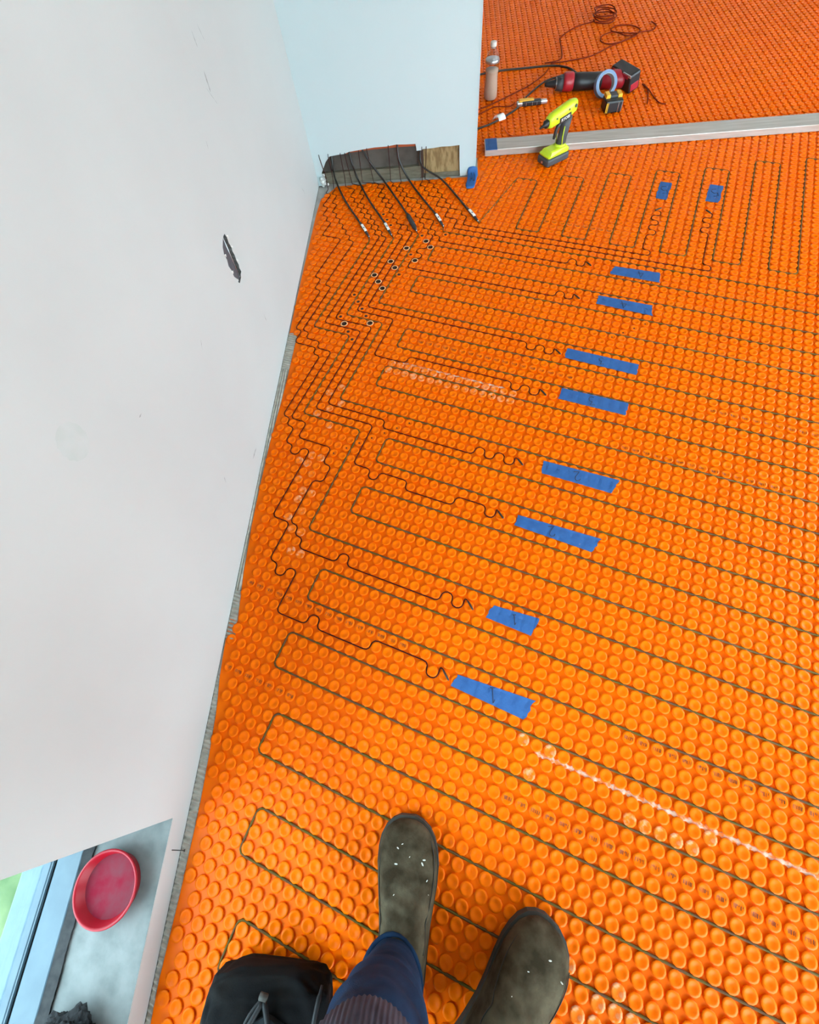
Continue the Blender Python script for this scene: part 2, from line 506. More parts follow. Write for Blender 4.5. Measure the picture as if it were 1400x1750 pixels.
wall_with_opening('wall_far', [(-0.1, 0), (ROOM_X + 0.1, 0), (ROOM_X + 0.1, ROOM_H), (-0.1, ROOM_H)], None, lambda u, v: (u, ROOM_Y1, v), lambda u, v: (u, ROOM_Y1 + 0.14, v))
# ground outside
struct(box('ground', (-9, -12, -0.35), (-0.30, 9, -0.06), M_GRASS))
struct(box('ground', (ROOM_X + 0.14, -12, -0.35), (12, 9, -0.12), M_GRASS))
struct(box('ground', (-0.30, -12, -0.35), (ROOM_X + 0.14, ROOM_Y0 - 0.14, -0.12), M_GRASS))

# ------------------------------------------------------------------ low window in the left wall
w1 = struct(empty("window_1", (-0.15, -2.75, WIN_Z0)))
NS = 40
V, F = [], []
for k in range(NS + 1):
    y = WIN_Y0 + (WIN_Y1 - WIN_Y0) * k / NS
    for q, x in enumerate(np.linspace(-0.158, -0.0005, 9)):
        V.append((x, y, WIN_Z0 + 0.0006 + (0.0010 * noise3((x, y, 0), 25) if 0 < q < 8 else 0)))
for k in range(NS):
    for q in range(8):
        a = k * 9 + q
        F.append((a, a + 1, a + 10, a + 9))
from_lists('window_sill', V, F, M_SILL, w1, smooth=True)
box('frame_rail', (-0.230, WIN_Y0, WIN_Z0 - 0.02), (-0.176, WIN_Y1, WIN_Z0 + 0.006), M_FRAME, w1, 0.003)
box('track', (-0.2415, WIN_Y0, WIN_Z0 - 0.02), (-0.2305, WIN_Y1, WIN_Z0 + 0.001), M_GASKET, w1)
box('glazing_bead', (-0.2375, WIN_Y0, WIN_Z0 + 0.001), (-0.2345, WIN_Y1, WIN_Z0 + 0.008), M_FRAME, w1, 0.001)
box('outer_rail', (-0.304, WIN_Y0, WIN_Z0 - 0.03), (-0.242, WIN_Y1, WIN_Z0 + 0.002), M_FRAME, w1, 0.003)
box('pane', (-0.262, WIN_Y0 + 0.02, WIN_Z0 + 0.002), (-0.258, WIN_Y1 - 0.02, WIN_Z1 - 0.03), M_GLASS, w1)
box('frame_jamb', (-0.288, WIN_Y1 - 0.03, WIN_Z0), (-0.176, WIN_Y1, WIN_Z1), M_FRAME, w1, 0.003)
box('frame_jamb', (-0.288, WIN_Y0, WIN_Z0), (-0.176, WIN_Y0 + 0.03, WIN_Z1), M_FRAME, w1, 0.003)
box('frame_head', (-0.288, WIN_Y0, WIN_Z1 - 0.03), (-0.176, WIN_Y1, WIN_Z1), M_FRAME, w1, 0.003)
# frames of the two unseen openings added for the light
w2 = struct(empty('unseen_opening_2', (ROOM_X + 0.07, -2.1, RO_Z0)))
for y in np.linspace(RO_Y0, RO_Y1 - 0.05, 4):
    box('mullion', (ROOM_X + 0.04, y, RO_Z0), (ROOM_X + 0.10, y + 0.05, RO_Z1), M_PIPE, w2)
w3 = struct(empty('unseen_opening_3', (1.7, ROOM_Y0 - 0.07, BO_Z0)))
for x in np.linspace(BO_X0, BO_X1 - 0.05, 4):
    box('mullion', (x, ROOM_Y0 - 0.10, BO_Z0), (x + 0.05, ROOM_Y0 - 0.04, BO_Z1), M_PIPE, w3)

# ragged black foam strip between sill and frame
bm = bmesh.new()
n = 120
rows = []
for k in range(n + 1):
    y = WIN_Y0 + (WIN_Y1 - WIN_Y0) * k / n
    xa = -0.1785 - 0.0012 * noise3((0, y, 0), 60, 2)
    xb = -0.1545 + 0.0030 * noise3((0, y, 0), 70, 5)
    z = WIN_Z0 + 0.005 + 0.0015 * noise3((0, y, 3), 40)
    rows.append([bm.verts.new((xa, y, WIN_Z0 - 0.01)), bm.verts.new((xa, y, z)), bm.verts.new((xb, y, z)), bm.verts.new((xb, y, WIN_Z0 - 0.01))])
for k in range(n):
    for q in range(3):
        bm.faces.new([rows[k][q], rows[k][q + 1], rows[k + 1][q + 1], rows[k + 1][q]])
struct(from_bm('trim_3', bm, M_GASKET))

# ------------------------------------------------------------------ heating membrane
def interp(tab, t):
    return float(np.interp(t, [a for a, b in tab], [b for a, b in tab]))
EDGE_A = [(-3.3, 0.012), (-2.80, 0.012), (-2.70, 0.010), (-2.55, 0.018), (-2.40, 0.022), (-2.30, 0.020), (-2.20, 0.016), (-2.12, 0.006), (-2.045, 0.002), (-1.9, 0.002)]
EDGE_B = [(-2.2, 0.030), (-2.03, 0.028), (-1.95, 0.022), (-1.85, 0.014), (-1.70, 0.009), (-1.55, 0.010), (-1.40, 0.014), (-1.25, 0.024), (-1.10, 0.030), (-0.93, 0.034), (-0.8, 0.034)]
EDGE_C = [(-1.1, 0.003), (-0.92, 0.003), (-0.70, 0.004), (-0.45, 0.008), (-0.20, 0.013), (-0.10, 0.020), (-0.075, 0.035), (-0.045, 0.058), (-0.010, 0.085)]
XR, YB, YT = 3.2, -3.3, 0.165
YW = -0.006
def clip(poly, a, b, c):
    """keep a*x + b*y >= c"""
    out = []
    for k in range(len(poly)):
        p, q = poly[k], poly[(k + 1) % len(poly)]
        dp, dq = a * p[0] + b * p[1] - c, a * q[0] + b * q[1] - c
        if dp >= 0: out.append(p)
        if (dp >= 0) != (dq >= 0):
            t = dp / (dp - dq)
            out.append((p[0] + t * (q[0] - p[0]), p[1] + t * (q[1] - p[1])))
    return out
def near_region(edge):
    left = [(interp(edge, y), y) for y in np.linspace(YW, YB, 110)]
    return [(XR, YB), (XR, YT), (PW + 0.014, YT), (PW + 0.014, YW)] + left
def jclip(poly, j0, j1):
    # lattice row coordinate j = LP0y + (x*EX[1] + y*EY[1]) / P
    if j0 is not None: poly = clip(poly, EX[1], EY[1], (j0 - LP0[1]) * P)
    if j1 is not None: poly = clip(poly, -EX[1], -EY[1], -(j1 - LP0[1]) * P)
    return poly
def inside_near(x, y, edge, j0, j1, j):
    if j0 is not None and j < j0: return False
    if j1 is not None and j > j1: return False
    if y < YB + 0.012 or x > XR - 0.012: return False
    if x < PW + 0.028 and y > YW - 0.009: return False
    if y > YT - 0.012: return False
    return x > interp(edge, y) + 0.0118

def profile(n):
    return [(0.0124, 0.0008), (0.0139, 0.0048), (0.0137, STUD_H), (0.0092, 0.0052), (0.0042, 0.0032)], 0.0026
def stud_unit(n, base=True, hole=False):
    prof, zc = profile(n)
    if hole: prof, zc = [(0.0124, 0.0008), (0.0139, 0.0048), (0.0136, STUD_H), (0.0098, 0.0056), (0.0082, 0.0012)], 0.0010
    if not base: prof = prof[:]
    V, Fq, Ft = [], [], []
    for r, z in prof:
        for q in range(n):
            a = 2 * math.pi * (q + 0.5) / n
            V.append((r * math.cos(a), r * math.sin(a), z))
    V.append((0, 0, zc))
    for k in range(len(prof) - 1):
        for q in range(n):
            a, b = k * n + q, k * n + (q + 1) % n
            Fq.append((a, b, b + n, a + n))
    s = (len(prof) - 1) * n
    for q in range(n):
        Ft.append((s + q, s + (q + 1) % n, len(V) - 1))
    return np.array(V), np.array(Fq), np.array(Ft)
def stud_field(name, centers, mats, midx, n, parent, rot=0.0):
    """many studs joined in one mesh, built with numpy."""
    V0, Q0, T0 = stud_unit(n)
    c, s = math.cos(rot), math.sin(rot)
    V0 = V0 @ np.array([[c, s, 0], [-s, c, 0], [0, 0, 1]])
    C_ = np.array(centers)
    N, nv = len(C_), len(V0)
    sc = 1 + 0.012 * RNG.standard_normal((N, 1, 1))
    Vs = (V0[None] * np.clip(sc, 0.97, 1.03) + C_[:, None, :]).reshape(-1, 3)
    off = (np.arange(N) * nv)[:, None, None]
    Q = (Q0[None] + off).reshape(-1, 4)
    T = (T0[None] + off).reshape(-1, 3)
    me = bpy.data.meshes.new(name)
    me.vertices.add(len(Vs))
    me.vertices.foreach_set('co', Vs.ravel())
    nl = Q.size + T.size
    me.loops.add(nl)
    me.loops.foreach_set('vertex_index', np.concatenate([Q.ravel(), T.ravel()]).astype(np.int32))
    npoly = len(Q) + len(T)
    me.polygons.add(npoly)
    ls = np.concatenate([np.arange(len(Q)) * 4, Q.size + np.arange(len(T)) * 3]).astype(np.int32)
    me.polygons.foreach_set('loop_start', ls)
    mi = np.array(midx, dtype=np.int32)
    me.polygons.foreach_set('material_index', np.concatenate([np.repeat(mi, len(Q0)), np.repeat(mi, len(T0))]).astype(np.int32))
    me.polygons.foreach_set('use_smooth', np.ones(npoly, dtype=bool))
    me.update(calc_edges=True)
    me.validate()
    o = link(name, me, mats, parent)
    o['kind'] = 'stuff'
    return o
def stud_mesh(name, n, mats, hole=False):
    V, Q, T = stud_unit(n, hole=hole)
    me = bpy.data.meshes.new(name)
    me.from_pydata([tuple(v) for v in V], [], [tuple(int(k) for k in q) for q in Q] + [tuple(int(k) for k in t) for t in T])
    for q in mats: me.materials.append(q)
    me.polygons.foreach_set('use_smooth', [True] * len(me.polygons))
    if hole:
        nq = n
        for k, p in enumerate(me.polygons):
            ring = k // nq
            p.material_index = 1 if ring == 2 else (2 if ring >= 3 else 0)
    me.update()
    return me
ME_STUD = stud_mesh('stud', 12, [M_ORANGE])
ME_DUSTY = stud_mesh('stud_dusty', 12, [M_ORANGE_DUST])
ME_HOLE = stud_mesh('stud_punctured', 12, [M_ORANGE, M_PALE, M_HOLE], True)

def cup_z(r):
    return float(np.interp(r, [0, 0.0042, 0.0092, 0.0137], [0.0026, 0.0032, 0.0052, 0.0055])) + 0.0004
HOLES = {(-13, 53), (-12, 52), (-14, 50), (-13, 49), (-12, 48), (-10, 58), (-9, 57), (-10, 54), (-12, 56), (-14, 41), (-11, 42)}
DOTS = {(-11, 51), (-18, 62), (-17, 61), (-16, 60), (-11, 59), (-11, 55), (-8, 60), (-9, 61), (-10, 62), (-15, 46), (-14, 45), (-13, 44), (-12, 43), (-15, 42), (-13, 40), (-12, 39), (-1, 30), (-2, 29), (-3, 28), (-4, 27), (-5, 26), (-6, 25), (-7, 24), (6, 36), (5, 35), (17, 49), (18, 50), (16, 48), (19, 51)}
DOT_R = {k: 0.0060 for k in ((-18, 62), (-17, 61), (-16, 60), (-11, 51), (-11, 59), (-11, 55), (-8, 60), (-15, 46), (-14, 45), (-13, 44), (-12, 43), (-15, 42), (-13, 40), (-12, 39))}
def dusty(i, j):
    if 36 <= j <= 37 and -6 <= i <= 8: return True
    if -13 <= i <= -9 and 27 <= j <= 32 and (i * 7 + j * 5) % 3 == 0 and i > -12: return True
    if -10 <= i <= -7 and 16 <= j <= 23 and abs((j - 16) * -0.3 - 7 - i) < 1.2 and (i * 5 + j * 3) % 7 < 4: return True
    if (i, j) in {(-6, 13), (-5, 13), (-6, 15), (26, -6), (27, -6), (26, -7), (24, -5), (25, -7), (28, -6), (27, -5), (20, 6), (28, 4), (29, 4), (30, 4), (31, 5), (26, 4), (27, 4), (-7, 15), (18, 6), (19, 4)}: return True
    return False

def camera_dist(x, y):
    return math.hypot(x - CAM_LOC[0], y - CAM_LOC[1])
CRn = np.array(CR)
def in_view(x, y, z=0.0, margin=40):
    c = CRn @ (np.array((x, y, z)) - np.array(CAM_LOC))
    if c[2] <= 0.02: return None
    u, v = 700 + 747.577 * c[0] / c[2], 875 + 747.577 * c[1] / c[2]
    if -margin < u < 1400 + margin and -margin < v < 1750 + margin: return c[2]
    return None

SHEETS = [
    ('A', EDGE_A, None, 5.5, 'orange studded heating membrane sheet under the boots, nearest of the floor'),
    ('B', EDGE_B, 5.5, 37.5, 'orange studded membrane sheet carrying the blue tapes marked one and two'),
    ('C', EDGE_C, 37.5, 69.5, 'orange studded membrane sheet in front of the partition, under the tapes marked three and four'),
    ('D', EDGE_C, 69.5, None, 'orange studded membrane sheet running up to the aluminium straightedge'),
]
sheet_roots = {}
for key, edge, j0, j1, label in SHEETS:
    poly = jclip(near_region(edge), j0, j1)
    cx, cy = np.mean([p[0] for p in poly]), np.mean([p[1] for p in poly])
    sh = prism('membrane_sheet', poly, 0.0002, 0.0010, M_ORANGE, origin=(float(cx), float(cy), 0))
    tag(sh, label, 'membrane')
    sheet_roots[key] = sh
    cs = []
    ja = -40 if j0 is None else int(math.ceil(j0))
    jb = 125 if j1 is None else int(math.floor(j1))
    for j in range(ja, jb + 1):
        for i in range(-45, 125):
            x, y = L(i, j)
            if 0 < x < XR and YB < y < YT and inside_near(x, y, edge, j0, j1, j):
                cs.append((i, j, x, y))
    big = []
    if key != 'D':
        vis = [(in_view(x, y), i, j, x, y) for i, j, x, y in cs]
        vis = sorted([t for t in vis if t[0] is not None and in_view(t[3], t[4], 0, 5) is not None])
        must = [t for t in vis if (t[1], t[2]) in HOLES or (t[1], t[2]) in DOTS]
        rest = [t for t in vis if t not in must]
        big = (must + rest)[:300]
    chosen = {(t[1], t[2]) for t in big}
    org = world_origin(sh)
    for _, i, j, x, y in big:
        me = ME_HOLE if (i, j) in HOLES else (ME_DUSTY if dusty(i, j) else ME_STUD)
        o = bpy.data.objects.new('stud', me)
        o.location = Vector((x, y, 0)) - org
        o.rotation_euler = (0, 0, TH)
        o.parent = sh
        COL.objects.link(o)
    rest = [(x, y, 0.0) for i, j, x, y in cs if (i, j) not in chosen]
    mi = [1 if dusty(i, j) else 0 for i, j, x, y in cs if (i, j) not in chosen]
    stud_field('stud_field', rest, [M_ORANGE, M_ORANGE_DUST], mi, 10, sh, TH)
    # little nail holes punched in some studs
    for (i, j) in sorted(DOTS):
        if (j0 is None or j > j0) and (j1 is None or j < j1):
            x, y = L(i, j)
            dr = DOT_R.get((i, j), 0.0028)
            V, F = lathe_lists([(0.0001, cup_z(dr) - 0.0001), (dr, cup_z(dr) - 0.0002), (dr, 0.0008)], 8, Matrix.Translation((x, y, 0)))
            from_lists('punched_hole', V, F[:-1], M_HOLE, sh)
# far sheet, laid square with the room beyond the straightedge
far_poly = [(PW + 0.014, YT + 0.002), (XR, YT + 0.002), (XR, 2.7), (0.01, 2.7), (0.01, 0.14), (PW + 0.014, 0.14)]
sh = prism('membrane_sheet', far_poly, 0.0002, 0.0010, M_ORANGE, origin=(1.6, 1.4, 0))
tag(sh, 'orange studded membrane sheet behind the straightedge, under the tools and cords', 'membrane')
sheet_roots['E'] = sh
cs = []
for a in range(0, 110):
    for b in range(0, 90):
        x, y = 0.03 + a * P, 0.155 + b * P
        if x > XR - 0.012 or y > 2.69: continue
        if x < PW + 0.03 and y < 0.155: continue
        if x > PW + 0.02 and y < YT + 0.014: continue
        cs.append((x, y, 0.0))
stud_field('stud_field', cs, [M_ORANGE], [0] * len(cs), 8, sh)

# printed lettering rows on the stud tops (too small to read, dark broken strokes)
def print_row(j, ranges, root):
    V, F = [], []
    rnd = random.Random(j)
    for i0, i1 in ranges:
        for i in range(i0, i1 + 1):
            cx, cy = L(i, j)
            t = -0.0085
            while t < 0.0085:
                w = rnd.choice([0.0007, 0.0009, 0.0012])
                h0, h1 = -0.0046 + 0.0012 * rnd.random(), 0.0042 - 0.0014 * rnd.random()
                if rnd.random() < 0.25: h0 = 0.0
                for (a, b) in ((h0, (h0 + h1) / 2), ((h0 + h1) / 2, h1)):
                    q = []
                    for (u, v) in ((t, a), (t + w, a), (t + w, b), (t, b)):
                        q.append(len(V))
                        V.append((cx + u * EX[0] + v * EX[1], cy + u * EY[0] + v * EY[1], cup_z(math.hypot(u, v))))
                    F.append(tuple(q))
                t += w + rnd.choice([0.0010, 0.0014, 0.0024])
    o = from_lists('printed_lettering', V, F, M_PRINT, root)
    o['kind'] = 'stuff'
print_row(9, [(-8, 7), (25, 46)], sheet_roots['B'])
print_row(2, [(-6, 0), (18, 44)], sheet_roots['A'])
print_row(34, [(20, 34)], sheet_roots['B'])
print_row(41, [(-4, 13), (27, 44)], sheet_roots['C'])
print_row(66, [(4, 12)], sheet_roots['C'])

# dried mortar squeezed up along the sheet seams
def residue(j, i0, i1, root, w=0.30, h=0.0042, dens=8):
    V, F = [], []
    rnd = random.Random(int(j * 10) + i0)
    n = (i1 - i0) * dens
    for k in range(n + 1):
        i = i0 + k / dens
        ww = w * (0.45 + 0.55 * abs(math.cos(math.pi * (i)))) * (0.65 + 0.35 * rnd.random())
        ww *= 0.4 if abs(i - round(i)) < 0.2 else 1.0
        zz = h * (0.7 + 0.3 * rnd.random())
        a, b, c = L(i, j - ww), L(i, j), L(i, j + ww)
        V += [(*a, 0.0015), (*b, zz), (*c, 0.0015)]
    for k in range(n):
        q = 3 * k
        F += [(q, q + 3, q + 4, q + 1), (q + 1, q + 4, q + 5, q + 2)]
    return from_lists('mortar_residue', V, F, M_RESIDUE, root, smooth=True)
residue(5.5, 19, 48, sheet_roots['B'])
residue(37.5, -5, 7, sheet_roots['C'], 0.26)
# ridged mortar left bare between membrane and left wall
ms = None
def ridged_strip(y0, y1, edge, along, label):
    V, F = [], []
    n = int((y1 - y0) / 0.0016)
    for k in range(n + 1):
        y = y0 + (y1 - y0) * k / n
        e = max(0.003, interp(edge, y) - 0.0008)
        m_ = 14
        for q in range(m_ + 1):
            x = 0.0005 + (e - 0.0005) * q / m_
            if along:
                z = 0.0006 + 0.0034 * (0.5 + 0.5 * math.sin(2 * math.pi * x / 0.0085))
            else:
                z = 0.0006 + 0.0036 * (0.5 + 0.5 * math.sin(2 * math.pi * (y + 0.25 * x) / 0.0105))
            V.append((x, y, z + 0.0004 * noise3((x, y, 0), 300)))
        if k < n:
            b = k * (m_ + 1)
            F += [(b + q, b + q + 1, b + q + m_ + 2, b + q + m_ + 1) for q in range(m_)]
    o = from_lists('mortar_ridge', V, F, M_MORTAR, smooth=True, origin=(0.015, (y0 + y1) / 2, 0))
    tag(o, label, 'mortar')
    return o
ridged_strip(-1.10, -0.925, EDGE_B, False, 'cross-combed grey mortar strip beside the wall, next to the sensor wires')
ridged_strip(-1.90, -1.10, EDGE_B, True, 'long thin grey mortar strip combed lengthwise along the wall foot')
ridged_strip(-2.03, -1.90, EDGE_B, False, 'short grey combed mortar patch at the step where two membrane sheets meet')
ridged_strip(-2.95, -2.12, EDGE_A, False, 'grey combed mortar strip at the wall foot below the low window')

# ------------------------------------------------------------------ cables laid between the studs
def rounded(nodes, rad=0.5, seg=3):
    """lattice polyline with axis-parallel legs -> points with rounded corners."""
    out = [nodes[0]]
    for k in range(1, len(nodes) - 1):
        a, b, c = nodes[k - 1], nodes[k], nodes[k + 1]
        la, lc = math.hypot(a[0] - b[0], a[1] - b[1]), math.hypot(c[0] - b[0], c[1] - b[1])
        if la < 1e-6 or lc < 1e-6: continue
        r = min(rad, la / 2, lc / 2)
        p = (b[0] + (a[0] - b[0]) / la * r, b[1] + (a[1] - b[1]) / la * r)
        q = (b[0] + (c[0] - b[0]) / lc * r, b[1] + (c[1] - b[1]) / lc * r)
        cross = abs((a[0] - b[0]) * (c[1] - b[1]) - (a[1] - b[1]) * (c[0] - b[0])) / (la * lc)
        if cross < 0.05:
            out.append(b)
            continue
        for s in range(seg + 1):
            t = s / seg
            out.append(((1 - t) ** 2 * p[0] + 2 * t * (1 - t) * b[0] + t * t * q[0], (1 - t) ** 2 * p[1] + 2 * t * (1 - t) * b[1] + t * t * q[1]))
    out.append(nodes[-1])
    return out
def lat_pts(nodes, z, rad=0.5):
    return [(*L(i, j), z) for i, j in rounded(nodes, rad)]
R_END = 70.5
def serpentine(start, rows, left):
    n = list(start)
    for k in range(0, len(rows)):
        n += [(left[k], rows[k])] if False else []
    return n

# ---- five heating cables: black lead out of the slot, splice sleeve, olive heating run
def P3(pts):
    return [Vector(p) for p in pts]
def heating_cable(label, lead, run, sleeve_len, r_sleeve, lab):
    o = empty('heating_cable', lead[-1])
    tag(o, label, 'heating cable', 'heating cables laid in the membrane')
    # smooth lead
    pts = P3(lead)
    sm = []
    for k in range(len(pts) - 1):
        p0_, p1, p2, p3 = pts[max(k - 1, 0)], pts[k], pts[k + 1], pts[min(k + 2, len(pts) - 1)]
        for s in range(5):
            t = s / 5
            sm.append(0.5 * ((2 * p1) + (p2 - p0_) * t + (2 * p0_ - 5 * p1 + 4 * p2 - p3) * t * t + (-p0_ + 3 * p1 - 3 * p2 + p3) * t ** 3))
    sm.append(pts[-1])
    tube('cold_lead', sm, 0.0040, M_BLACKCABLE, o, 8)
    d = (pts[-1] - pts[-2]).normalized()
    a = pts[-1] - d * sleeve_len
    lift = Vector((0, 0, 0.001))
    tube('splice_sleeve', [a + lift, a + d * sleeve_len * 0.18 + lift, a + d * sleeve_len * 0.78 + lift, pts[-1] + lift],
         [0.0040, r_sleeve, r_sleeve, 0.0030], M_SLEEVE, o, 10)
    if lab:
        c = a + d * sleeve_len * 0.48 + Vector((0, 0, r_sleeve + 0.0022))
        M = frame_at(c, d)
        bm = bmesh.new()
        bm_box(bm, (-0.0245, -0.0052, -0.003), (0.0245, 0.0052, 0.0004), 0.001, M)
        lb = from_bm('paper_label', bm, M_WHITE, o)
        bm = bmesh.new()
        bm_box(bm, (-0.002, -0.0022, 0.0004), (0.005, 0.0022, 0.0007), 0, M)
        from_bm('label_mark', bm, M_INK, lb)
    bm = bmesh.new()
    bmesh.ops.create_icosphere(bm, subdivisions=2, radius=0.0024, matrix=Matrix.Translation(pts[-1] + Vector((0, 0, 0.002))))
    from_bm('sleeve_tip', bm, M_SILVER, o, smooth=True)
    # olive run
    rp = lat_pts(run, 0.0035)
    st = pts[-1]
    rp = [(st.x, st.y, st.z), *rp]
    tube('heating_wire', rp, 0.0026, M_HEAT, o, 6)
    return o
LZ = 0.0095
def rows_to_run(head, rows, left):
    """rows: list of j for the parallel lines, connected alternately at the right end and at the left columns."""
    n = list(head)
    side = 'L'
    for k, j in enumerate(rows):
        if k == 0:
            n += [(R_END, j)]
            side = 'R'
        else:
            if side == 'R':
                n += [(R_END, j), (left[k], j)]
                side = 'L'
            else:
                n += [(left[k], j), (R_END, j)]
                side = 'R'
    return n
def fl3(*q):
    return q
def w(x, y, z): return (x, y, z)
H1 = rows_to_run([(-17.5, 56.0), (-17.5, 39.5), (-12.5, 39.5), (-12.5, 27.5), (-5.5, 27.5), (-5.5, 15.5)],
                 [15.5, 12.5, 9.5, 6.5, 3.5, 0.5, -2.5, -5.5, -8.5, -11.5, -14.5, -17.5],
                 [0, -2.5, -2.5, -2.5, -2.5, -0.5, -0.5, 1.5, 1.5, 3.5, 3.5, 5.5])
H2 = rows_to_run([(-14.5, 57.5), (-14.5, 42.5), (-9.5, 42.5), (-9.5, 30.5)], [30.5, 27.5, 24.5, 21.5, 18.5], [0, -2.5, -2.5, -2.5, -2.5])
H3 = rows_to_run([(-11.5, 59.0), (-11.5, 45.5)], [45.5, 42.5, 39.5, 36.5, 33.5], [0, -6.5, -6.5, -6.5, -6.5])
H4 = rows_to_run([(-8.5, 60.5)], [60.5, 57.5, 54.5, 51.5, 48.5], [0, -8.5, -8.5, -8.5, -8.5])
H5 = [(-4.5, 63.5), (-2.5, 63.5)]
for k, (ia, ib, top) in enumerate([(-2.5, 0.5, 74.5), (3.5, 6.5, 76.5), (9.5, 12.5, 78.5), (15.5, 18.5, 80.5), (21.5, 24.5, 82.5), (27.5, 30.5, 85.5), (33.5, 36.5, 87.5), (39.5, 42.5, 89.5), (45.5, 48.5, 91.5), (51.5, 54.5, 93.5), (57.5, 60.5, 96.5)]):
    H5 += [(ia, 63.5), (ia, top), (ib, top), (ib, 63.5)]
# leads: (x, y, z) from the slot to the splice, read off the wall and floor planes
def floor_pt(u, v, z):
    d = np.array([(u - 700) / 747.577, (v - 875) / 747.577, 1.0]) @ CRn
    t = (z - CAM_LOC[2]) / d[2]
    return tuple(np.array(CAM_LOC) + t * d)
def wall_pt(u, v, y):
    d = np.array([(u - 700) / 747.577, (v - 875) / 747.577, 1.0]) @ CRn
    t = (y - CAM_LOC[1]) / d[1]
    return tuple(np.array(CAM_LOC) + t * d)
LEADS = [
    [wall_pt(566, 262, 0.012), wall_pt(569, 286, -0.006), floor_pt(574, 308, 0.018), floor_pt(589, 341, LZ), floor_pt(614, 379, LZ), floor_pt(631, 405, LZ)],
    [wall_pt(596, 258, 0.012), wall_pt(602, 280, -0.006), floor_pt(613, 309, 0.018), floor_pt(632, 344, LZ), floor_pt(654, 376, LZ), floor_pt(669, 402, LZ)],
    [wall_pt(617, 252, 0.012), wall_pt(633, 278, -0.006), floor_pt(654, 306, 0.018), floor_pt(681, 344, LZ), floor_pt(697, 368, LZ), floor_pt(712, 395, LZ)],
    [wall_pt(679, 246, 0.012), wall_pt(682, 273, -0.006), floor_pt(700, 309, 0.016), floor_pt(724, 341, LZ), floor_pt(742, 363, LZ), floor_pt(758, 387, LZ)],
    [wall_pt(718, 256, 0.012), wall_pt(722, 284, -0.006), floor_pt(754, 306, 0.020), floor_pt(779, 333, LZ), floor_pt(798, 356, LZ), floor_pt(817, 378, LZ)],
]
heating_cable('heating cable leaving the left end of the wall slot, looping nearest the boots', LEADS[0], H1, 0.115, 0.0055, True)
heating_cable('heating cable second from the left in the wall slot, white label on its splice', LEADS[1], H2, 0.105, 0.0055, True)
heating_cable('middle heating cable with a thick unlabelled black splice sleeve', LEADS[2], H3, 0.130, 0.0095, False)
heating_cable('labelled heating cable second from the right in the wall slot', LEADS[3], H4, 0.110, 0.0055, True)
heating_cable('rightmost heating cable in the slot, looping below the straightedge', LEADS[4], H5, 0.105, 0.0055, True)

# ---- ten floor sensor wires
def stair(a, b, first='i'):
    """zig-zag lattice nodes from a to b."""
    out = [a]
    i, j = a
    n = 0
    while (abs(i - b[0]) > 0.1 or abs(j - b[1]) > 0.1) and n < 200:
        n += 1
        if (n % 2 == (1 if first == 'i' else 0)) and abs(i - b[0]) > 0.1:
            i += 1 if b[0] > i else -1
        elif abs(j - b[1]) > 0.1:
            dj = 1 if abs(j - b[1]) <= max(1, abs(i - b[0])) else 2
            j += min(dj, abs(j - b[1])) * (1 if b[1] > j else -1)
        elif abs(i - b[0]) > 0.1:
            i += 1 if b[0] > i else -1
        out.append((i, j))
    return out
def wiggle(i0, j0, n, dj):
    pass
S1a = [(-28.5, 65.0), (-28.5, 64.5), (-27.5, 64.5), (-27.5, 61.5), (-26.5, 61.5), (-26.5, 59.5), (-25.5, 59.5), (-25.5, 58.5), (-24.5, 58.5), (-24.5, 55.5), (-21.5, 55.5), (-21.5, 47.5), (-20.5, 47.5), (-20.5, 45.5), (-19.5, 45.5), (-19.5, 38.5), (-18.5, 38.5), (-18.5, 36.5), (-15.5, 36.5), (-15.5, 35.5), (-14.5, 35.5), (-14.5, 26.5), (-13.5, 26.5), (-13.5, 25.5), (-12.5, 25.5), (-12.5, 23.5), (-11.5, 23.5), (-11.5, 22.5), (-10.5, 22.5), (-10.5, 23.5), (-9.5, 23.5), (-9.5, 15.5), (-7.5, 15.5), (-7.5, 11.5), (-6.5, 11.5), (-6.5, 10.5), (-5.5, 10.5), (-5.5, 11.5), (-4.5, 11.5), (-4.5, 7.5), (-1.5, 7.5), (-1.5, 8.5), (-0.5, 8.5), (-0.5, 7.5), (4.5, 7.5), (4.5, 8.5), (9.5, 8.5), (9.5, 7.5), (10.5, 7.5), (10.5, 8.5), (10.7, 8.45)]
S1b = [(-27.5, 65.6), (-27.5, 64.5), (-26.5, 64.5), (-26.5, 62.5), (-25.5, 62.5), (-25.5, 60.5), (-24.5, 60.5), (-24.5, 59.5), (-23.5, 59.5), (-23.5, 58.5), (-22.5, 58.5), (-22.5, 57.5), (-21.5, 57.5), (-21.5, 56.5), (-20.5, 56.5), (-20.5, 55.5), (-19.5, 55.5), (-19.5, 46.5), (-18.5, 46.5), (-18.5, 38.5), (-17.5, 38.5), (-17.5, 37.5), (-15.5, 37.5), (-15.5, 36.5), (-13.5, 36.5), (-13.5, 26.5), (-11.5, 26.5), (-11.5, 24.5), (-7.5, 24.5), (-7.5, 22.5), (-6.5, 22.5), (-6.5, 20.5), (-7.5, 20.5), (-7.5, 15.5), (-6.5, 15.5), (-6.5, 14.5), (-5.5, 14.5), (-5.5, 13.5), (-1.5, 13.5), (-1.5, 14.5), (-0.5, 14.5), (-0.5, 13.5), (8.5, 13.5), (8.5, 14.5), (9.5, 14.5), (9.5, 13.5), (10.5, 13.5), (10.5, 14.5), (10.7, 14.45)]
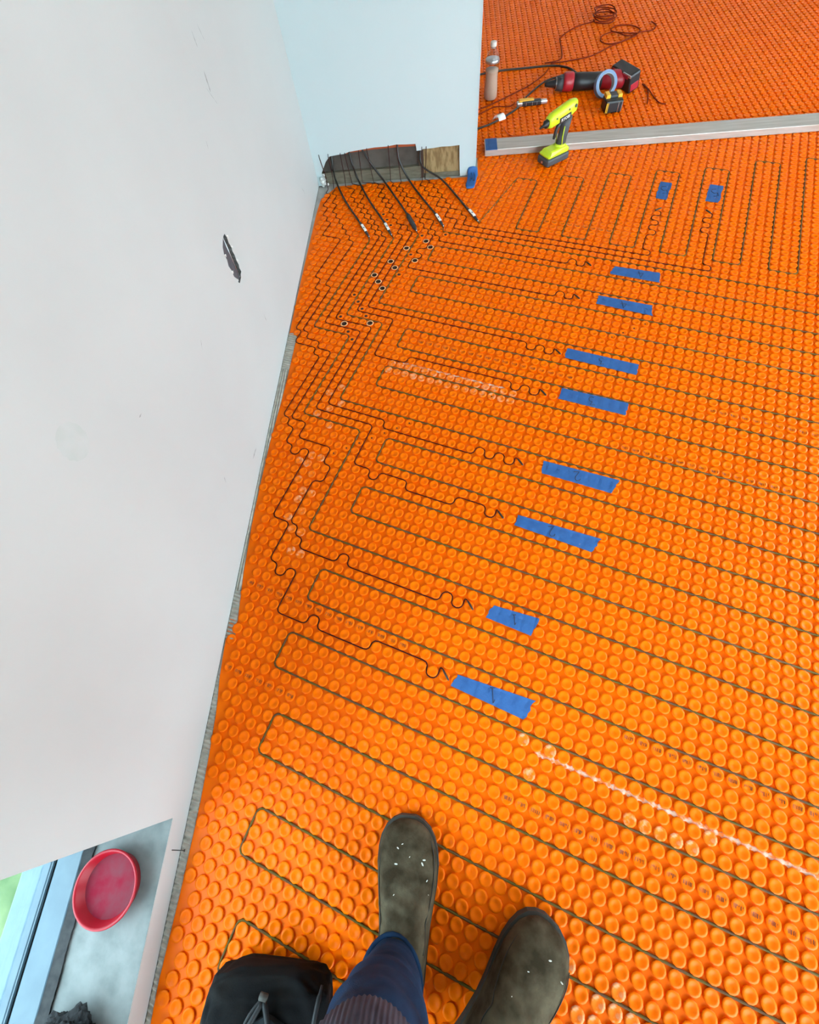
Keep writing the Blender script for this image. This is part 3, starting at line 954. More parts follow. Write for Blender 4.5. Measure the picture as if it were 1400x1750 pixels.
S2a = stair((-25.5, 66.5), (-16.5, 57.5)) + [(-16.5, 40.5), (-11.5, 40.5), (-11.5, 28.5), (-4.5, 28.5), (-4.5, 23.5), (-2.5, 23.5), (-2.5, 22.5), (-1.5, 22.5), (-1.5, 23.5), (1.5, 23.5), (1.5, 22.5), (6.5, 22.5), (6.5, 23.5), (9.5, 23.5), (9.5, 22.5), (10.5, 22.5), (10.5, 23.5), (10.6, 23.4)]
S2b = stair((-24.5, 67.5), (-15.5, 57.5)) + [(-15.5, 41.5), (-10.5, 41.5), (-10.5, 29.5), (-3.5, 29.5), (-3.5, 28.5), (6.5, 28.5), (6.5, 29.5), (7.5, 29.5), (7.5, 28.5), (8.5, 28.5), (8.5, 29.5), (9.5, 29.5), (9.5, 28.5), (10.5, 28.5), (10.5, 29.5), (10.7, 29.45)]
S3a = [(-22.5, 68.5), (-21.5, 68.5)] + [(-21.5, 67.5), (-20.5, 67.5), (-20.5, 65.5), (-18.5, 65.5), (-18.5, 64.5), (-17.5, 64.5), (-17.5, 62.5), (-16.5, 62.5), (-16.5, 61.5), (-15.5, 61.5), (-15.5, 60.5), (-14.5, 60.5), (-14.5, 58.5), (-13.5, 58.5), (-13.5, 43.5), (-8.5, 43.5), (-8.5, 37.5), (-4.5, 37.5), (-4.5, 38.5), (7.5, 38.5), (7.5, 37.5), (8.5, 37.5), (8.5, 38.5), (9.5, 38.5), (9.5, 37.5), (10.5, 37.5), (10.5, 38.5), (10.6, 38.4)]
S3b = stair((-21.5, 68.5), (-14.5, 60.5)) + [(-13.5, 60.5), (-13.5, 59.5), (-12.5, 59.5), (-12.5, 44.5), (7.5, 44.5), (7.5, 43.5), (8.5, 43.5), (8.5, 44.5), (9.5, 44.5), (9.5, 43.5), (10.5, 43.5), (10.5, 44.5), (10.6, 44.4)]
S4a = [(-19.5, 69.2), (-19.5, 68.5), (-18.5, 68.5), (-18.5, 67.5), (-17.5, 67.5), (-17.5, 66.5), (-16.5, 66.5), (-16.5, 65.5), (-15.5, 65.5), (-15.5, 64.5), (-14.5, 64.5), (-14.5, 63.5), (-13.5, 63.5), (-13.5, 62.5), (-12.5, 62.5), (-12.5, 61.5), (-11.5, 61.5), (-11.5, 60.5), (-10.5, 60.5), (-10.5, 59.5), (-9.5, 59.5), (-9.5, 56.5), (-10.5, 56.5), (-10.5, 55.5), (-9.5, 55.5), (-9.5, 54.5), (-10.5, 54.5), (-10.5, 52.5), (8.5, 52.5), (8.5, 53.5), (9.5, 53.5), (9.5, 52.5), (10.5, 52.5), (10.5, 53.5), (10.6, 53.4)]
S4b = [(-18.5, 69.8), (-18.5, 68.5), (-17.5, 68.5), (-17.5, 67.5), (-16.5, 67.5), (-16.5, 66.5), (-14.5, 66.5), (-14.5, 65.5), (-13.5, 65.5), (-13.5, 64.5), (-12.5, 64.5), (-12.5, 62.5), (-10.5, 62.5), (-10.5, 60.5), (-9.5, 60.5), (-9.5, 59.5), (-8.5, 59.5), (-8.5, 58.5), (8.5, 58.5), (8.5, 59.5), (9.5, 59.5), (9.5, 58.5), (10.5, 58.5), (10.5, 59.5), (10.6, 59.4)]
S5b = [(-15.5, 70.3), (-15.5, 69.5), (-14.5, 69.5), (-14.5, 68.5), (-13.5, 68.5), (-13.5, 67.5), (-11.5, 67.5), (-11.5, 65.5), (-9.5, 65.5), (-9.5, 63.5), (-7.5, 63.5), (-7.5, 61.5), (24.5, 61.5), (24.5, 62.5), (23.5, 62.5), (23.5, 68.5), (22.5, 68.5), (22.5, 69.5), (23.5, 69.5), (23.5, 70.5), (22.5, 70.5), (22.5, 71.5), (23.5, 71.5), (23.5, 72.5), (23.3, 72.5)]
S5a = [(-14.5, 71.0), (-14.5, 70.5), (-13.5, 70.5), (-13.5, 69.5), (-12.5, 69.5), (-12.5, 68.5), (-11.5, 68.5), (-11.5, 67.5), (-10.5, 67.5), (-10.5, 66.5), (-9.5, 66.5), (-9.5, 65.5), (-7.5, 65.5), (-7.5, 64.5), (-6.5, 64.5), (-6.5, 62.5), (17.5, 62.5), (17.5, 63.5), (16.5, 63.5), (16.5, 66.5), (17.5, 66.5), (17.5, 67.5), (16.5, 67.5), (16.5, 68.5), (17.5, 68.5), (17.5, 69.5), (16.5, 69.5), (16.5, 70.5), (17.5, 70.5), (17.5, 71.5), (16.7, 71.5)]
def sensor(label, nodes, rise, tip_dir):
    """rise = pixel-free wall positions (x) where the wire climbs into the slot."""
    o = empty('floor_sensor_wire', (*L(*nodes[-1]), 0.0))
    tag(o, label, 'sensor wire', 'sensor wires laid in the membrane')
    body = lat_pts(nodes, 0.0042)
    x0, y0 = L(*nodes[0])
    xs, lean, top = rise
    head = [(xs + lean, 0.020, top), (xs + lean * 0.8, -0.004, top - 0.03), (xs + lean * 0.3, -0.010, 0.045), (xs, min(y0, -0.012), 0.012)]
    tube('wire', head + body, 0.00155, M_SENSOR, o, 5)
    e = nodes[-1]
    a = Vector((*L(*e), 0.0060))
    b = Vector((*L(e[0] + tip_dir[0], e[1] + tip_dir[1]), 0.0078))
    tube('sensor_tip', [a, a.lerp(b, 0.2), a.lerp(b, 0.85), b], [0.0012, 0.0026, 0.0026, 0.0014], M_BLACKCABLE, o, 8)
    return o
TD = (0.75, -0.65)
sensor('dark sensor wire hugging the left wall, ending at the lower tape marked with a one', S1a, (0.050, -0.022, 0.150), TD)
sensor('dark sensor wire ending at the shorter upper tape marked with a one', S1b, (0.076, -0.004, 0.150), TD)
sensor('dark sensor wire ending at the rounded lower tape marked with a two', S2a, (0.130, -0.004, 0.150), TD)
sensor('dark sensor wire ending at the upper tape marked with a two', S2b, (0.158, -0.014, 0.150), TD)
sensor('dark sensor wire ending at the lower tape marked with a three', S3a, (0.205, 0.004, 0.155), TD)
sensor('dark sensor wire ending at the upper tape marked with a three', S3b, (0.258, -0.016, 0.160), TD)
sensor('dark sensor wire ending at the lower tape marked with a four', S4a, (0.335, 0.004, 0.165), TD)
sensor('dark sensor wire ending at the upper tape marked with a four', S4b, (0.380, -0.006, 0.165), TD)
sensor('dark sensor wire climbing to the right-hand tape marked with a five', S5b, (0.478, 0.004, 0.150), (-0.7, 0.45))
sensor('dark sensor wire climbing to the left-hand tape marked with a five', S5a, (0.490, 0.012, 0.150), (0.7, 0.6))

# ------------------------------------------------------------------ blue painter's tape labels
STROKES = {
    '1': [[(0.32, 0.78), (0.5, 1.0), (0.5, 0.0)], [(0.28, 0.0), (0.72, 0.0)]],
    '2': [[(0.15, 0.78), (0.30, 0.97), (0.62, 0.98), (0.78, 0.78), (0.66, 0.52), (0.15, 0.02), (0.85, 0.06)]],
    '3': [[(0.18, 0.95), (0.75, 0.95), (0.42, 0.58), (0.72, 0.42), (0.72, 0.15), (0.45, 0.0), (0.15, 0.08)]],
    '4': [[(0.62, 0.0), (0.62, 1.0), (0.12, 0.36), (0.88, 0.36)]],
    '5': [[(0.80, 1.0), (0.25, 1.0), (0.22, 0.58), (0.60, 0.62), (0.80, 0.35), (0.62, 0.05), (0.18, 0.05)]],
    'A': [[(0.10, 0.0), (0.45, 1.0), (0.80, 0.0)], [(0.22, 0.35), (0.68, 0.35)]],
}
def tape_strip(label, c4, digit, pos, dsize, seed, up=(0.34, -0.94), zoff=0.0):
    """c4 in lattice coordinates: along-start top, along-end top, along-end bottom, along-start bottom."""
    rnd = random.Random(seed)
    c4 = [Vector((*L(*q), 0)) for q in c4]
    n, mm = 26, 6
    V, F = [], []
    e0 = [0.004 * (rnd.random() - 0.5) for _ in range(mm + 1)]
    e1 = [0.006 * (rnd.random() - 0.5) for _ in range(mm + 1)]
    axis = (c4[1] - c4[0]).normalized()
    def surf(s, t):
        p = c4[0].lerp(c4[1], s).lerp(c4[3].lerp(c4[2], s), t)
        i, j = invL(p.x, p.y)
        r = math.hypot(i - round(i), j - round(j))
        z = STUD_H + 0.0006 - 0.0016 * max(0, r - 0.42) / 0.29 + zoff
        return p, z
    for k in range(n + 1):
        for q in range(mm + 1):
            s, t = k / n, q / mm
            p, z = surf(s, t)
            if k == 0: p = p + axis * e0[q]
            if k == n: p = p + axis * e1[q]
            V.append((p.x, p.y, z))
    for k in range(n):
        for q in range(mm):
            a = k * (mm + 1) + q
            F.append((a, a + mm + 1, a + mm + 2, a + 1))
    cen = sum(c4, Vector()) / 4
    bm = bmesh.new()
    vs = [bm.verts.new(v) for v in V]
    fs = [bm.faces.new([vs[k] for k in q]) for q in F]
    bmesh.ops.recalc_face_normals(bm, faces=bm.faces)
    if sum(f_.normal.z for f_ in bm.faces) < 0: bmesh.ops.reverse_faces(bm, faces=bm.faces)
    ex = bmesh.ops.extrude_face_region(bm, geom=list(bm.faces))
    bmesh.ops.translate(bm, vec=(0, 0, -0.0003), verts=[g for g in ex['geom'] if isinstance(g, bmesh.types.BMVert)])
    o = from_bm('tape_strip', bm, M_TAPE, origin=(cen.x, cen.y, STUD_H))
    tag(o, label, 'tape', 'blue tape labels on the membrane')
    if digit:
        d_up = Vector((up[0] * EX[0] + up[1] * EX[1], up[0] * EY[0] + up[1] * EY[1], 0))
        d_right = Vector((d_up.y, -d_up.x, 0))
        c, zc = surf(*pos)
        parts = []
        for st in STROKES[digit]:
            pts = []
            for a in range(len(st) - 1):
                for s in range(4):
                    u = st[a][0] + (st[a + 1][0] - st[a][0]) * s / 4
                    v = st[a][1] + (st[a + 1][1] - st[a][1]) * s / 4
                    pts.append((u, v))
            pts.append(st[-1])
            W = []
            for u, v in pts:
                p = c + d_right * ((u - 0.5) * dsize * 0.75) + d_up * ((v - 0.5) * dsize)
                i, j = invL(p.x, p.y)
                r = math.hypot(i - round(i), j - round(j))
                W.append((p.x, p.y, STUD_H + 0.0008 - 0.0016 * max(0, r - 0.42) / 0.29 + zoff))
            parts.append(tube_lists(W, 0.0010, 5))
        V, F = join_lists(parts)
        from_lists('handwritten_numeral', V, F, M_INK, o)
    return o
tape_strip('long blue tape marked with a one, nearest the boots', [(12.0, 8.5), (18.1, 8.9), (17.7, 7.3), (11.7, 7.5)], '1', (0.52, 0.5), 0.034, 1)
tape_strip('short blue tape marked with a one, second nearest the boots', [(12.9, 14.8), (16.8, 15.1), (16.5, 13.5), (12.6, 13.6)], '1', (0.55, 0.5), 0.026, 2)
tape_strip('blue tape marked with a two with a rounded left end, lower of the two', [(12.5, 23.6), (19.9, 23.8), (19.4, 22.3), (12.5, 22.5)], '2', (0.45, 0.5), 0.032, 3)
tape_strip('blue tape marked with a two with a notched right end, upper of the two', [(13.2, 30.0), (20.2, 30.2), (19.9, 28.6), (13.3, 28.6)], '2', (0.48, 0.5), 0.032, 4)
tape_strip('blue tape marked with a three, lower of the two', [(12.6, 39.3), (19.3, 39.4), (19.4, 37.8), (12.6, 37.8)], '3', (0.48, 0.55), 0.034, 5)
tape_strip('blue tape marked with a three, upper and longest of the two', [(11.8, 44.9), (19.4, 44.8), (19.4, 43.3), (11.9, 43.5)], '3', (0.5, 0.5), 0.030, 6)
tape_strip('blue tape marked with a four, lower of the two', [(13.3, 54.0), (19.3, 54.0), (19.5, 52.4), (13.3, 52.6)], '4', (0.48, 0.5), 0.036, 7)
tape_strip('blue tape marked with a four, upper of the two', [(14.0, 59.5), (19.2, 59.7), (19.4, 58.0), (13.7, 58.0)], '4', (0.60, 0.5), 0.036, 8)
tape_strip('small blue tape marked with a five, left of the pair near the straightedge', [(16.4, 77.9), (17.9, 77.9), (17.7, 74.0), (16.3, 74.1)], '5', (0.5, 0.45), 0.048, 9)
tape_strip('small blue tape marked with a five, right of the pair near the straightedge', [(22.5, 78.7), (24.2, 78.7), (23.9, 74.9), (22.3, 74.9)], '5', (0.5, 0.45), 0.048, 10)

# blue tape wrapped over the free bottom corner of the partition, with a pen mark
V, F = [], []
prof = [(0.036, -0.0015), (0.030, -0.0030), (0.022, -0.008), (0.014, -0.022), (0.0095, -0.048), (0.0085, -0.078), (0.0080, -0.104)]
nx = 8
for k, (z, y) in enumerate(prof):
    wid = [0.034, 0.042, 0.044, 0.043, 0.040, 0.042, 0.032][k]
    cx = [0.700, 0.700, 0.700, 0.700, 0.696, 0.690, 0.688][k]
    for q in range(nx + 1):
        u = -1 + 2 * q / nx
        V.append((cx + wid / 2 * u, y - 0.002 * (1 - u * u), z + 0.004 * (1 - u * u) * (1 if k in (0,) else 0)))
for k in range(len(prof) - 1):
    for q in range(nx):
        a = k * (nx + 1) + q
        F.append((a, a + 1, a + nx + 2, a + nx + 1))
wt = from_lists('corner_tape', V, F, M_TAPE, smooth=True, origin=(0.692, -0.03, 0.008))
sd = wt.modifiers.new('thick', 'SOLIDIFY'); sd.thickness = 0.0008; sd.offset = 1
tag(wt, 'crumpled blue tape stuck over the bottom corner of the white partition', 'tape')
parts = []
for st in STROKES['A'] + [[(1.0, 1.0), (1.2, 0.5), (1.0, 0.0)]]:
    cpts = []
    for u, v in st:
        ym = -0.012 - 0.042 * (1 - v)
        zm = float(np.interp(-ym, [-q[1] for q in prof], [q[0] for q in prof]))
        cpts.append((0.686 + 0.020 * u, ym - 0.003, zm + 0.0022))
    parts.append(tube_lists(cpts, 0.0013, 5))
V, F = join_lists(parts)
from_lists('pen_mark', V, F, M_INK, wt)

# ------------------------------------------------------------------ aluminium straightedge
SE0, SE1, SEY0, SEY1, SEZ = 0.763, 2.95, 0.134, 0.226, STUD_H + 0.026
se = empty('straightedge', (1.8, 0.18, STUD_H))
tag(se, 'long aluminium box straightedge lying across the membrane', 'straightedge')
bm = bmesh.new()
bm_box(bm, (SE0, SEY0, STUD_H + 0.0003), (SE1, SEY1, SEZ), 0.002)
from_bm('box_profile', bm, M_ALU, se)
box('end_cap', (SE0 - 0.003, SEY0 + 0.001, STUD_H + 0.001), (SE0, SEY1 - 0.001, SEZ - 0.001), M_SILVER, se, 0.001)
bm = bmesh.new()
bm_box(bm, (SE0 - 0.0005, SEY0 - 0.0004, SEZ - 0.002), (SE0 + 0.052, SEY1 + 0.0004, SEZ + 0.0006))
st = from_bm('tape_strip', bm, M_TAPE, origin=(SE0 + 0.025, 0.18, SEZ))
tag(st, 'blue tape square stuck on the left end of the straightedge', 'tape')

# ------------------------------------------------------------------ lime glue gun standing on its battery
GC = Vector((1.055, 0.066, STUD_H))
gdir = Vector((-0.83, -0.56, 0)).normalized()
def gm(lx, ly, lz):
    """gun frame: +x towards the nozzle."""
    side = Vector((-gdir.y, gdir.x, 0))
    return GC + gdir * lx + side * ly + Vector((0, 0, lz))
GM = frame_at(GC, gdir)
gun = empty('glue_gun', GC)
tag(gun, 'lime green and dark grey cordless glue gun standing by the straightedge', 'glue gun')
bm = bmesh.new(); bm_box(bm, (-0.060, -0.036, 0.0), (0.060, 0.036, 0.030), 0.008, GM)
bat = from_bm('battery', bm, M_DARKGREY, gun)
bm = bmesh.new(); bm_box(bm, (-0.045, -0.0365, 0.006), (0.010, -0.0355, 0.020), 0, GM)
from_bm('battery_label', bm, M_SILVER, bat)
bm = bmesh.new()
bm_box(bm, (0.0595, -0.006, 0.008), (0.0612, 0.004, 0.016), 0, GM); from_bm('catch', bm, M_SILVER, bat)
bm = bmesh.new()
vs = bm_box(bm, (-0.058, -0.034, 0.028), (0.058, 0.034, 0.052), 0.010)
for v in bm.verts:
    if v.co.z > 0.045:
        v.co.x = v.co.x * 0.86 - 0.004
        v.co.y *= 0.85
    if v.co.x > 0.04 and v.co.z > 0.04: v.co.z -= 0.006
bmesh.ops.transform(bm, matrix=GM, verts=bm.verts)
from_bm('base_housing', bm, M_LIME, gun, smooth=False)
def ell_ring(cx, cz, rx, ry, n=14, tilt=0.0):
    out = []
    for q in range(n):
        a = 2 * math.pi * q / n
        lx, ly = rx * math.cos(a), ry * math.sin(a)
        out.append(GM @ Vector((cx + lx, ly, cz + lx * tilt)))
    return out
V, F = loft_lists([ell_ring(-0.030, 0.048, 0.024, 0.020), ell_ring(-0.032, 0.075, 0.021, 0.018), ell_ring(-0.036, 0.110, 0.022, 0.019), ell_ring(-0.040, 0.145, 0.024, 0.019)])
hd = from_lists('handle', V, F, M_DARKGREY, gun, smooth=True)
for s in (-1, 1):
    tube('lime_stripe', [GM @ Vector((-0.020, s * 0.019, 0.060)), GM @ Vector((-0.016, s * 0.0185, 0.090)), GM @ Vector((-0.018, s * 0.0185, 0.125))], 0.0022, M_LIME, hd, 6)
V, F = loft_lists([ell_ring(-0.026, 0.044, 0.028, 0.024), ell_ring(-0.028, 0.058, 0.024, 0.021)])
from_lists('handle_foot', V, F, M_LIME, gun, smooth=True)
def head_ring(lx, zc, ry, rz, n=16):
    out = []
    for q in range(n):
        a = 2 * math.pi * q / n
        c, s = math.cos(a), math.sin(a)
        out.append(GM @ Vector((lx, ry * math.copysign(abs(c) ** 0.7, c), zc + rz * math.copysign(abs(s) ** 0.7, s))))
    return out
V, F = loft_lists([head_ring(-0.074, 0.178, 0.010, 0.012), head_ring(-0.070, 0.177, 0.017, 0.021), head_ring(-0.045, 0.174, 0.021, 0.026), head_ring(0.010, 0.165, 0.021, 0.025), head_ring(0.050, 0.158, 0.020, 0.024), head_ring(0.066, 0.155, 0.015, 0.018)])
hb = from_lists('head_housing', V, F, M_LIME, gun, smooth=True)
V, F = loft_lists([head_ring(0.060, 0.155, 0.013, 0.013), head_ring(0.078, 0.152, 0.0125, 0.0125), head_ring(0.083, 0.151, 0.006, 0.006), head_ring(0.104, 0.147, 0.003, 0.003)])
from_lists('nozzle', V, F, M_BLACK, gun, smooth=True)
V, F = loft_lists([head_ring(-0.078, 0.178, 0.0055, 0.0055), head_ring(-0.070, 0.178, 0.0055, 0.0055)])
from_lists('glue_stick_port', V, F, M_BLACK, gun, smooth=True)
# brand panel on the side facing the camera: dark parallelogram with white lettering
SIDE = -1 if (GM @ Vector((0, -1, 0)) - GM @ Vector((0, 1, 0))).dot(Vector(CAM_LOC) - GC) > 0 else 1
def side_quad(pts, off=0.0224):
    return [GM @ Vector((x, SIDE * off, z)) for x, z in pts]
pn = from_lists('name_panel', side_quad([(-0.040, 0.150), (0.016, 0.143), (0.020, 0.162), (-0.036, 0.170)], 0.0222) + side_quad([(-0.040, 0.150), (0.016, 0.143), (0.020, 0.162), (-0.036, 0.170)], 0.0200),
                [(0, 1, 2, 3), (7, 6, 5, 4), (0, 4, 5, 1), (1, 5, 6, 2), (2, 6, 7, 3), (3, 7, 4, 0)], M_BLACK, hb)
xd = (GM @ Vector((-SIDE * 1.0, 0, SIDE * 0.13)) - GM @ Vector((0, 0, 0)))
if SIDE == -1: xd = (GM @ Vector((1.0, 0, -0.13)) - GM @ Vector((0, 0, 0)))
nrm = (GM @ Vector((0, SIDE, 0)) - GM @ Vector((0, 0, 0)))
cpos = GM @ Vector((-0.010, SIDE * 0.0226, 0.156))
camr = Vector(CR[0])
if xd.dot(camr) < 0: xd = -xd
text_mesh('lettering', 'RYOBI', 0.0155, frame_at(cpos, xd, nrm), M_WHITE, pn)
for (x, z, r) in ((-0.058, 0.183, 0.006), (-0.025, 0.180, 0.0035), (0.035, 0.166, 0.0035)):
    V, F = lathe_lists([(r, -0.001), (r, 0.0012), (r * 0.4, 0.0014)], 10, frame_at(GM @ Vector((x, SIDE * 0.0205, z)), Vector((0, 0, 1)), nrm))
    from_lists('screw_recess', V, F, M_DARKGREY, hb)
tube('trigger', [GM @ Vector((-0.008, 0, 0.140)), GM @ Vector((0.006, 0, 0.122)), GM @ Vector((0.012, 0, 0.098)), GM @ Vector((0.016, 0, 0.084))], [0.009, 0.008, 0.007, 0.005], M_BLACK, gun, 8)

# ------------------------------------------------------------------ water bottle
BX, BY = 0.806, 0.652
bt = empty('water_bottle', (BX, BY, STUD_H))
tag(bt, 'clear plastic water bottle with cloudy water beside the white partition', 'bottle')
TB = Matrix.Translation((BX, BY, STUD_H))
body = [(0.022, 0.000), (0.030, 0.003), (0.0335, 0.012), (0.0335, 0.035), (0.0315, 0.060), (0.0300, 0.085), (0.0310, 0.105), (0.0325, 0.112), (0.0325, 0.136), (0.0335, 0.139),
        (0.0325, 0.150), (0.0265, 0.165), (0.0175, 0.180), (0.0125, 0.190), (0.0118, 0.196)]
lathe('bottle_wall', body, M_PET, bt, TB, 28)
V, F = [], []
lathe('water', [(r - 0.0014, max(z, 0.002)) for r, z in body if z <= 0.112], M_WATER, bt, TB, 24)
lathe('neck_ring', [(0.0145, 0.188), (0.0150, 0.190), (0.0145, 0.192)], M_PET, bt, TB, 20)
lathe('cap', [(0.0142, 0.193), (0.0145, 0.195), (0.0145, 0.207), (0.0135, 0.2085)], mat('translucent_white_cap', (0.60, 0.55, 0.50), 0.4), bt, TB, 20)
lathe('label_band', [(0.0336, 0.1385), (0.0340, 0.1390), (0.0333, 0.1490), (0.0328, 0.1500)], M_SILVER, bt, TB, 28)

# ------------------------------------------------------------------ red and black power tool with its battery
pt = empty('power_tool', (1.26, 0.655, STUD_H))
tag(pt, 'red and black cordless power tool lying behind the glue gun', 'power tool')
def axis_loft(name, stations, m_, parent, y0=0.655, n=16):
    rings = []
    for x, y, z, ry, rz in stations:
        rings.append([Vector((x, y + ry * math.cos(2 * math.pi * q / n), z + rz * math.sin(2 * math.pi * q / n))) for q in range(n)])
    V, F = loft_lists(rings)
    return from_lists(name, V, F, m_, parent, smooth=True)
ZB = STUD_H
axis_loft('nose', [(1.072, 0.668, ZB + 0.030, 0.006, 0.006), (1.080, 0.668, ZB + 0.030, 0.010, 0.010), (1.118, 0.666, ZB + 0.031, 0.015, 0.016), (1.125, 0.666, ZB + 0.031, 0.020, 0.022)], M_BLACK, pt)
axis_loft('gear_ring', [(1.124, 0.665, ZB + 0.031, 0.021, 0.023), (1.128, 0.665, ZB + 0.031, 0.021, 0.023)], M_SILVER, pt)
axis_loft('gear_housing', [(1.127, 0.664, ZB + 0.032, 0.026, 0.027), (1.160, 0.662, ZB + 0.033, 0.031, 0.032)], M_DARKGREY, pt)
axis_loft('red_collar', [(1.158, 0.661, ZB + 0.035, 0.034, 0.034), (1.170, 0.661, ZB + 0.036, 0.038, 0.036), (1.200, 0.660, ZB + 0.036, 0.038, 0.036), (1.206, 0.660, ZB + 0.035, 0.034, 0.033)], M_RED, pt)
axis_loft('grip', [(1.204, 0.660, ZB + 0.034, 0.033, 0.033), (1.240, 0.657, ZB + 0.034, 0.035, 0.034), (1.300, 0.654, ZB + 0.033, 0.032, 0.032), (1.340, 0.652, ZB + 0.033, 0.032, 0.032)], M_BLACK, pt)
axis_loft('rear_housing', [(1.338, 0.652, ZB + 0.033, 0.032, 0.032), (1.380, 0.650, ZB + 0.034, 0.034, 0.034), (1.425, 0.650, ZB + 0.035, 0.040, 0.035), (1.440, 0.652, ZB + 0.036, 0.045, 0.036)], M_RED, pt)
V, F = lathe_lists([(0.008, 0), (0.008, 0.004), (0.003, 0.005)], 12, Matrix.Translation((1.145, 0.640, ZB + 0.056)))
from_lists('lever_pivot', V, F, M_DARKGREY, pt)
BM_ = frame_at((1.462, 0.660, ZB), (0.88, 0.47, 0)) @ Matrix.Rotation(math.radians(-14), 4, 'Y') @ Matrix.Diagonal((0.80, 0.92, 1.0, 1))
bm = bmesh.new(); bm_box(bm, (-0.040, -0.078, 0.004), (0.032, 0.078, 0.078), 0.008, BM_)
pb = from_bm('battery_pack', bm, M_BLACK, pt)
bm = bmesh.new(); bm_box(bm, (-0.030, -0.0795, 0.012), (0.022, -0.0765, 0.040), 0.001, BM_)
from_bm('red_label', bm, M_RED, pb)
bm = bmesh.new(); bm_box(bm, (-0.043, -0.060, 0.060), (-0.037, 0.065, 0.074), 0.002, BM_)
from_bm('red_trim', bm, M_RED, pb)
bm = bmesh.new(); bm_box(bm, (-0.041, -0.0790, 0.068), (-0.036, -0.020, 0.0795), 0.001, BM_)
from_bm('grey_edge', bm, M_SILVER, pb)

# blue tape roll standing against the tool
RM = frame_at((1.343, 0.572, ZB + 0.048), (1, 0.12, 0), (0.18, -0.86, 0.46))
tr_ = empty('tape_roll', (1.343, 0.572, ZB))
tag(tr_, 'pale blue tape roll leaning upright against the red power tool', 'tape roll')
def ring_solid(r0, r1, h, n=32):
    V, F = [], []
    for q in range(n):
        a = 2 * math.pi * q / n
        for r, z in ((r0, -h), (r1, -h), (r1, h), (r0, h)):
            V.append(Vector((r * math.cos(a), r * math.sin(a), z)))
    for q in range(n):
        a, b = 4 * q, 4 * ((q + 1) % n)
        for k in range(4):
            F.append((a + k, b + k, b + (k + 1) % 4, a + (k + 1) % 4))
    return V, F
V, F = ring_solid(0.0375, 0.0495, 0.0165)
from_lists('tape_winding', [RM @ v for v in V], F, M_BLUEROLL, tr_)
V, F = ring_solid(0.0360, 0.0377, 0.0170)
from_lists('core', [RM @ v for v in V], F, M_ROLLSIDE, tr_)

# yellow and black battery
YM = frame_at((1.363, 0.449, ZB), (1, 0.10, 0))
yb = empty('tool_battery', (1.363, 0.462, ZB))
tag(yb, 'black tool battery with yellow rails in front of the tape roll', 'battery')
bm = bmesh.new(); bm_box(bm, (-0.040, -0.036, 0.000), (0.040, 0.036, 0.048), 0.008, YM)
from_bm('case', bm, M_BLACK, yb)
bm = bmesh.new(); bm_box(bm, (-0.034, -0.005, 0.046), (0.034, 0.036, 0.056), 0.003, YM)
from_bm('terminal_block', bm, M_DARKGREY, yb)
for s in (-1, 1):
    bm = bmesh.new(); bm_box(bm, (s * 0.027 - 0.010, -0.008, 0.045), (s * 0.027 + 0.010, 0.034, 0.060), 0.003, YM)
    from_bm('yellow_rail', bm, M_YELLOW, yb)
for x in (-0.036, -0.030, 0.018, 0.034):
    bm = bmesh.new(); bm_box(bm, (x - 0.0014, -0.0372, 0.005), (x + 0.0014, -0.0355, 0.042), 0, YM)
    from_bm('yellow_stripe', bm, M_YELLOW if x < 0 else M_SILVER, yb)

# utility knife
KM = frame_at((1.004, 0.556, ZB), (1.0, 0.055, 0))
kn = empty('utility_knife', (1.004, 0.556, ZB))
tag(kn, 'folding utility knife with black grip and yellow trim left of the glue gun', 'knife')
bm = bmesh.new(); bm_box(bm, (-0.050, -0.013, 0.000), (0.045, 0.013, 0.020), 0.005, KM); from_bm('grip', bm, M_BLACK, kn)
bm = bmesh.new(); bm_box(bm, (-0.064, -0.0125, 0.001), (0.008, 0.0128, 0.0235), 0.003, KM @ Matrix.Translation((0, 0.005, 0.0))); from_bm('yellow_trim', bm, M_YELLOW, kn)
bm = bmesh.new(); bm_box(bm, (-0.074, -0.013, 0.001), (-0.046, 0.012, 0.018), 0.004, KM); from_bm('pivot_end', bm, M_SILVER, kn)
bm = bmesh.new(); bm_box(bm, (0.040, -0.011, 0.002), (0.074, 0.011, 0.017), 0.004, KM); from_bm('blade_holder', bm, M_SILVER, kn)
for x in (-0.030, 0.000, 0.022):
    bm = bmesh.new(); bm_box(bm, (x, -0.0138, 0.004), (x + 0.0018, -0.0128, 0.017), 0, KM); from_bm('grip_rib', bm, M_SILVER, kn)

# white paper flag on the cord
fm = frame_at((0.832, 0.412, ZB), (0.86, 0.5, 0))
V, F = [], []
for k in range(7):
    for q in range(2):
        u = k / 6
        p = fm @ Vector((-0.019 + 0.038 * q, 0.022 - 0.060 * u, 0.006 + 0.030 * math.sin(u * 2.6) + 0.004))
        V.append(p)
for k in range(6):
    F.append((2 * k, 2 * k + 1, 2 * k + 3, 2 * k + 2))
fg = from_lists('cord_label', V, F, M_WHITE, smooth=True, origin=(0.832, 0.412, ZB))
sd = fg.modifiers.new('thick', 'SOLIDIFY'); sd.thickness = 0.0006
tag(fg, 'small white paper label folded round the black cord near the partition', 'label')
parts = [tube_lists([fm @ Vector((-0.009 + 0.007 * a, -0.002, 0.0395)), fm @ Vector((-0.006 + 0.007 * a, -0.016, 0.0400))], 0.0009, 4) for a in range(3)]
V, F = join_lists(parts)
from_lists('print', V, F, M_INK, fg)

